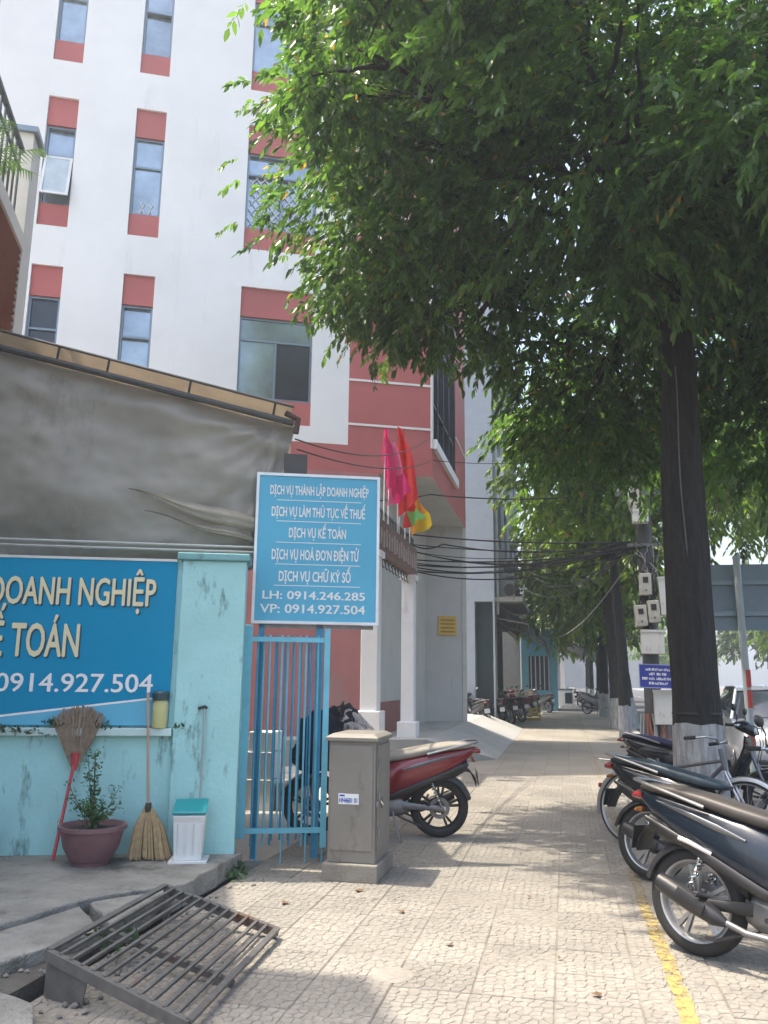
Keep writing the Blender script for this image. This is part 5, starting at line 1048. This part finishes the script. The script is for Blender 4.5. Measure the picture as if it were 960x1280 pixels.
    mb = MB(); mb.tube([(.4, -.12, .22), (.18, -.15, .13), (.12, -.15, .135)], .01, 6); mb.tube([(.4, .12, .22), (.18, .13, .13)], .01, 6); mb.build('centre_stand', PLAST, root)
    a = math.atan2(heading[1], heading[0]); root.rotation_mode = 'XYZ'
    root.rotation_euler = (rad(-lean), 0, a); root.location = loc; return root
PNAVY = mat('navy_metallic', (.007, .014, .026), .28, .2, .1, coat=.6, dirt=((.06, .058, .05), 7, .22)); PBLK = mat('black_gloss', (.012, .013, .016), .25, .1, .1, coat=.6, dirt=((.06, .058, .05), 7, .22)); PRED = mat('dark_red_gloss', (.20, .008, .02), .25, .2, .1, coat=.8); PGRY = mat('silver_gloss', (.25, .26, .28), .3, .5, .1, coat=.5)
SBRN = mat('brown_grey_vinyl', (.055, .048, .044), .5, var=.15, vs=10); SNAV = mat('dark_teal_vinyl', (.025, .045, .06), .4, var=.12, vs=10); SPUR = mat('indigo_vinyl', (.035, .032, .10), .45, var=.12, vs=10); SBEI = mat('beige_seat_cover', (.30, .275, .24), .8, var=.15, vs=8); SBLK = mat('black_vinyl', (.02, .02, .022), .45, var=.15)
RSIL = mat('silver_alloy', (.45, .45, .46), .35, .8, .1); RBLK = mat('black_alloy', (.04, .04, .042), .4, .4, .1)
mA = motorbike('nearest dark navy scooter with brown seat and silver rimmed rear wheel', (.68, 5.27, 0), (.80, -.60), PNAVY, SBRN, RSIL, 5)
mB_ = motorbike('black motorbike with dark teal seat, second in the row beside the yellow line', (.60, 7.05, 0), (.84, -.54), PBLK, SNAV, RSIL, 6, shield=PGRY)
mC = motorbike('motorbike with indigo seat parked just behind the whitewashed tree trunk', (.93, 10.3, 0), (.93, -.36), PBLK, SPUR, RBLK, 6)
mD = motorbike('dark red scooter with beige seat behind the grey cabinet', (-1.25, 8.36, 0), (-.977, -.2), PRED, SBEI, RBLK, 4, group='scooter by the cabinet', shield=PBLK)
for i, (x, y, h, bm_, sm_, lab) in enumerate(((-2.5, 26.0, (-.5, .86), PBLK, SBLK, 'black motorbike nearest the dark shop door'), (-2.2, 27.5, (-.6, .8), PGRY, SBLK, 'silver motorbike parked second from the dark shop door'), (-1.85, 29.3, (-.5, .86), PBLK, SPUR, 'motorbike with indigo seat beside the yellow crate'), (-1.5, 35.5, (-.7, .7), PRED, SBLK, 'small far red motorbike under the middle awning'), (-2.75, 27.0, (-.4, .9), PBLK, SBLK, 'black motorbike tucked against the shophouse side wall'), (-1.6, 31.2, (-.6, .8), PNAVY, SBLK, 'navy motorbike parked just past the silver ones'), (-1.35, 38.4, (-.6, .8), PBLK, SBLK, 'small black motorbike in front of the turquoise house'), (-.8, 40.6, (-.6, .8), PGRY, SPUR, 'small silver motorbike with indigo seat by the turquoise house'), (.9, 40, (.8, -.5), PGRY, SBLK, 'far silver motorbike parked by the kerb trees'), (.8, 50, (.8, -.5), PBLK, SBLK, 'farthest black motorbike by the kerb'))):
    src = mA; c = copy_tree(src); c['label'] = lab; c['group'] = 'motorbikes parked far along the pavement'
    for ch in c.children:
        nm = ch.name.split('.')[0]
        if nm in ('body_shell', 'handlebar_cowl', 'leg_shield', 'front_fender', 'seat'):
            ch.data = ch.data.copy(); ch.data.materials[0] = sm_ if nm == 'seat' else bm_
    c.location = (x, y, 0); c.rotation_euler = (rad(-5), 0, math.atan2(h[1], h[0]))
# jacket and cloth over the red scooter's handlebar
from mathutils import noise as NZ_
def drape(name, label, c, size, m, seed, tilt=0):
    c = Vector(c); rows = []; nu, nv = 34, 24
    for j in range(nv+1):
        v = j/nv; row = []
        for i in range(nu):
            a = 2*math.pi*i/nu; rr0 = math.sin(min(1, v*1.3)*math.pi/2)**.6
            p = Vector((size[0]*math.cos(a)*rr0, size[1]*math.sin(a)*rr0, size[2]*(1-v**1.4)))
            q = p*6.5+Vector((seed*3.7, 0, 0)); n1 = NZ_.noise(q); n2 = NZ_.noise(q*2.6); fold = math.sin(a*6+n1*4+seed)*v*.09
            p *= 1+n1*.2+n2*.05+fold; p.x += tilt*p.z; p.z += -.10*v*math.sin(2*a+seed)+n2*.008
            row.append(c+p)
        rows.append(row)
    return tag(MB().loft(rows, True).build(name, m, smooth=True, ang=180), label, 'clothing')
drape('jacket', 'dark navy jacket draped over the handlebar of the dark red scooter', (-2.26, 8.06, .66), (.35, .28, .55), mat('navy_cloth', (.012, .016, .03), .9, var=.4, vs=9, bump=.6, bs=25), 3)
drape('patterned_cloth', 'pale patterned cloth hanging beside the dark jacket on the red scooter', (-1.97, 8.08, .74), (.2, .22, .45), mat('patterned_cloth', (.42, .38, .36), .9, var=.5, vs=16, bump=.4, bs=25, dirt=((.06, .05, .06), 9, .6)), 8, -.3)
# ------------------------------------------------------------------ bicycle
bk = thing('bicycle', 'old bicycle with thin spoked wheels and rear rack between the motorbikes', 'bicycle', (0, 0, 0)); RB = .335; ZC[0] = RB
BFR = mat('bicycle_frame', (.10, .10, .11), .4, .4, .15); BST = mat('dull_chrome', (.45, .45, .45), .35, .9, .2)
for nm, x in (('rear_wheel', 0), ('front_wheel', 1.06)):
    mb = MB(); mb.lathe([(.30, -.012), (.312, -.014), (.305, 0), (.312, .014), (.30, .012), (.295, 0), (.30, -.012)], (x, 0, RB), 'y', 48); mb.lathe([(0, -.04), (.025, -.04), (.02, 0), (.025, .04), (0, .04)], (x, 0, RB), 'y', 14)
    for k in range(28):
        a = 2*math.pi*k/28; mb.tube([(x+.022*math.cos(a+.9*(-1)**k), .03*(-1)**k, RB+.022*math.sin(a+.9*(-1)**k)), (x+.298*math.cos(a), 0, RB+.298*math.sin(a))], .0014, 3)
    wo = mb.build(nm, BST, bk, smooth=True); MB().lathe([(.308, -.016), (.322, -.02), (.335, 0), (.322, .02), (.308, .016)], (x, 0, RB), 'y', 48).build('tyre', BLACK, wo, smooth=True)
    mb = MB(); ZC[0] = RB; fender(mb, x, .36, (15 if x else 10), (140 if x else 195), .026, .003, 20); mb.build('mudguard', BST, bk, smooth=True)
for nm, pts, r_ in (('seat_tube', [(.38, 0, .29), (.24, 0, .8)], .016), ('down_tube', [(.38, 0, .29), (.86, 0, .78)], .018), ('top_tube', [(.27, 0, .70), (.85, 0, .82)], .015), ('head_tube', [(.87, 0, .74), (.83, 0, .92)], .02)): MB().tube(pts, r_, 10).build(nm, BFR, bk, smooth=True)
for sg in (-1, 1):
    MB().tube([(0, sg*.05, RB), (.38, sg*.03, .29)], .009, 8).build('chain_stay', BFR, bk); MB().tube([(0, sg*.05, RB), (.26, sg*.02, .72)], .008, 8).build('seat_stay', BFR, bk)
    MB().tube([(1.06, sg*.05, RB), (1.0, sg*.05, .5), (.88, sg*.035, .73)], .011, 8).build('fork_blade', BST, bk); MB().tube([(0, sg*.06, RB), (-.08, sg*.075, .75)], .006, 6).build('rack_stay', BST, bk)
    MB().tube([(.82, 0, .97), (.84, sg*.12, 1.0), (.8, sg*.25, 1.0), (.66, sg*.28, .98)], .011, 8).build('handlebar', BST, bk, smooth=True); MB().tube([(.72, sg*.27, .99), (.62, sg*.285, .975)], .016, 8).build('grip', BLACK, bk)
    MB().tube([(-.32, sg*.075, .75), (.2, sg*.06, .74)], .006, 6).build('rack_rail', BST, bk)
for k in range(5): MB().tube([(-.3+k*.1, -.075, .752), (-.3+k*.1, .075, .752)], .005, 6).build('rack_bar', BST, bk)
MB().loft([ell((x, 0, z), (0, w_, 0), (0, 0, h), 14, 2.5) for x, z, w_, h in ((.08, .86, .06, .02), (.14, .865, .1, .035), (.24, .86, .07, .03), (.36, .855, .025, .018))]).build('saddle', SBLK, bk, smooth=True)
MB().lathe([(.0, -.004), (.09, -.004), (.09, .004), (0, .004)], (.38, -.06, .29), 'y', 24).build('chain_ring', BST, bk)
for sg in (-1, 1): MB().tube([(.38, sg*.07, .29), (.38+sg*.12, sg*.09, .29-sg*.1)], .009, 6).build('crank', BST, bk); MB().box(IDF, .38+sg*.12-.04, .38+sg*.12+.04, sg*.13-.04, sg*.13+.04, .29-sg*.1-.012, .29-sg*.1+.012).build('pedal', BLACK, bk)
MB().loft([ell((-.32, 0, .505), (0, .02, 0), (0, 0, .025), 10), ell((-.35, 0, .51), (0, .018, 0), (0, 0, .022), 10)]).build('reflector', MATS['tail_red'], bk)
bk.location = (.55, 8.45, 0); bk.rotation_euler = (rad(-8), 0, math.atan2(-.5, .86))
# ------------------------------------------------------------------ parked car on the road
CS = mat('car_silver', (.55, .57, .6), .25, .3, .04, coat=.8)
car = thing('parked_car', 'silver car parked on the road facing the camera behind the striped post', 'car', (0, 0, 0))
PF = [(-.0, .42), (.0, .72), (.12, .82), (1.0, .98), (1.22, 1.02)]        # hood line (distance from front, z)
def ring(y, w, zt, zb, tw): return [(-w, y, zb), (-w*1.02, y, (zb+zt)/2), (-w*tw, y, zt), (0, y, zt+.03), (w*tw, y, zt), (w*1.02, y, (zb+zt)/2), (w, y, zb)]
mb = MB(); mb.loft([ring(y, w, zt, zb, tw) for y, w, zt, zb, tw in ((0, .68, .62, .34, .95), (.06, .78, .72, .26, .95), (.25, .85, .82, .24, .93), (.9, .88, .93, .24, .94), (1.25, .88, .99, .24, .95), (2.4, .88, 1.0, .24, .95), (3.9, .87, 1.02, .26, .94), (4.3, .82, .96, .32, .92), (4.38, .7, .8, .4, .9))]); mb.build('body', CS, car, smooth=True, ang=45)
mb = MB(); mb.loft([ring(y, w, zt, zb, tw) for y, w, zt, zb, tw in ((1.2, .80, 1.0, .98, .98), (1.75, .78, 1.45, .98, .76), (2.1, .78, 1.54, .98, .74), (3.2, .78, 1.53, .98, .74), (3.9, .76, 1.35, .98, .75), (4.25, .76, 1.0, .98, .95))]); cabn = mb.build('cabin', DGLASS, car, smooth=True, ang=45)
mb = MB(); mb.loft([[(-w, y, z), (0, y, z+.035), (w, y, z), (w, y, z-.02), (0, y, z+.01), (-w, y, z-.02)] for y, w, z in ((1.78, .59, 1.5), (2.1, .6, 1.575), (3.2, .6, 1.565), (3.75, .58, 1.47))]); mb.build('roof', CS, car, smooth=True)
for sg in (-1, 1):
    MB().tube([(sg*.82, 1.15, .98), (sg*.62, 1.78, 1.5)], .03, 6).build('pillar', CS, car); MB().bar((sg*.745, 2.55, .98), (sg*.6, 2.55, 1.55), .07, .03).build('pillar', PLAST, car)
    MB().loft([ell((sg*.60, y, z), (.17*k, 0, .02*sg), (0, .02, .06*k), 12, 2.6) for y, z, k in ((.11, .68, 1), (.045, .66, .92), (.03, .66, .5))]).build('headlight', mat('lens_clear', (.6, .62, .64)), car, smooth=True)
    MB().loft([ell((sg*.97, 1.5+dy, 1.03), (.1*k, 0, 0), (0, 0, .065*k), 12, 2.6) for dy, k in ((0, .8), (.05, 1), (.1, .6))]).build('wing_mirror', CS, car, smooth=True)
    for y in (.85, 3.45):
        mb = MB(); mb.lathe([(0, -.02), (.2, -.02), (.21, .0), (.2, .05), (.1, .03), (0, .05)] if sg > 0 else [(0, .02), (.2, .02), (.21, 0), (.2, -.05), (.1, -.03), (0, -.05)], (sg*.84, y, .31), 'x', 24); wo = mb.build('wheel', RSIL, car, smooth=True)
        MB().lathe([(.2, -.09), (.3, -.09), (.315, -.05), (.315, .05), (.3, .07), (.2, .06)], (sg*.79, y, .31), 'x', 28).build('tyre', BLACK, wo, smooth=True)
MB().box(IDF, -.45, .45, -.012, .05, .48, .6).build('grille', PLAST, car, bevel=.01); MB().box(IDF, -.62, .62, .0, .07, .28, .38).build('bumper_vent', PLAST, car, bevel=.01); MB().box(IDF, -.26, .26, -.03, -.015, .38, .48).build('number_plate', MATS['plate_white'], car); MB().lathe([(.05, 0), (.05, .01), (0, .012)], (0, -.005, .66), 'y', 14).build('badge', CHROME, car)
car.location = (3.72, 15.4, -.14); car.rotation_euler = (0, 0, rad(-2))
# ------------------------------------------------------------------ thin summer haze
hz = stuff(MB().box(IDF, -210, 310, -70, 430, -1.3, 21).build('haze', None))
hm = bpy.data.materials.new('haze'); hm.use_nodes = True; hn = hm.node_tree; hn.nodes.remove(hn.nodes['Principled BSDF'])
pv = hn.nodes.new('ShaderNodeVolumePrincipled'); pv.inputs['Color'].default_value = (.84, .92, 1, 1); pv.inputs['Density'].default_value = .0026; pv.inputs['Anisotropy'].default_value = .3
hn.links.new(pv.outputs[0], hn.nodes['Material Output'].inputs['Volume']); hz.data.materials.clear(); hz.data.materials.append(hm)
hz['label'] = 'thin pale haze filling the street air'; hz['category'] = 'haze'
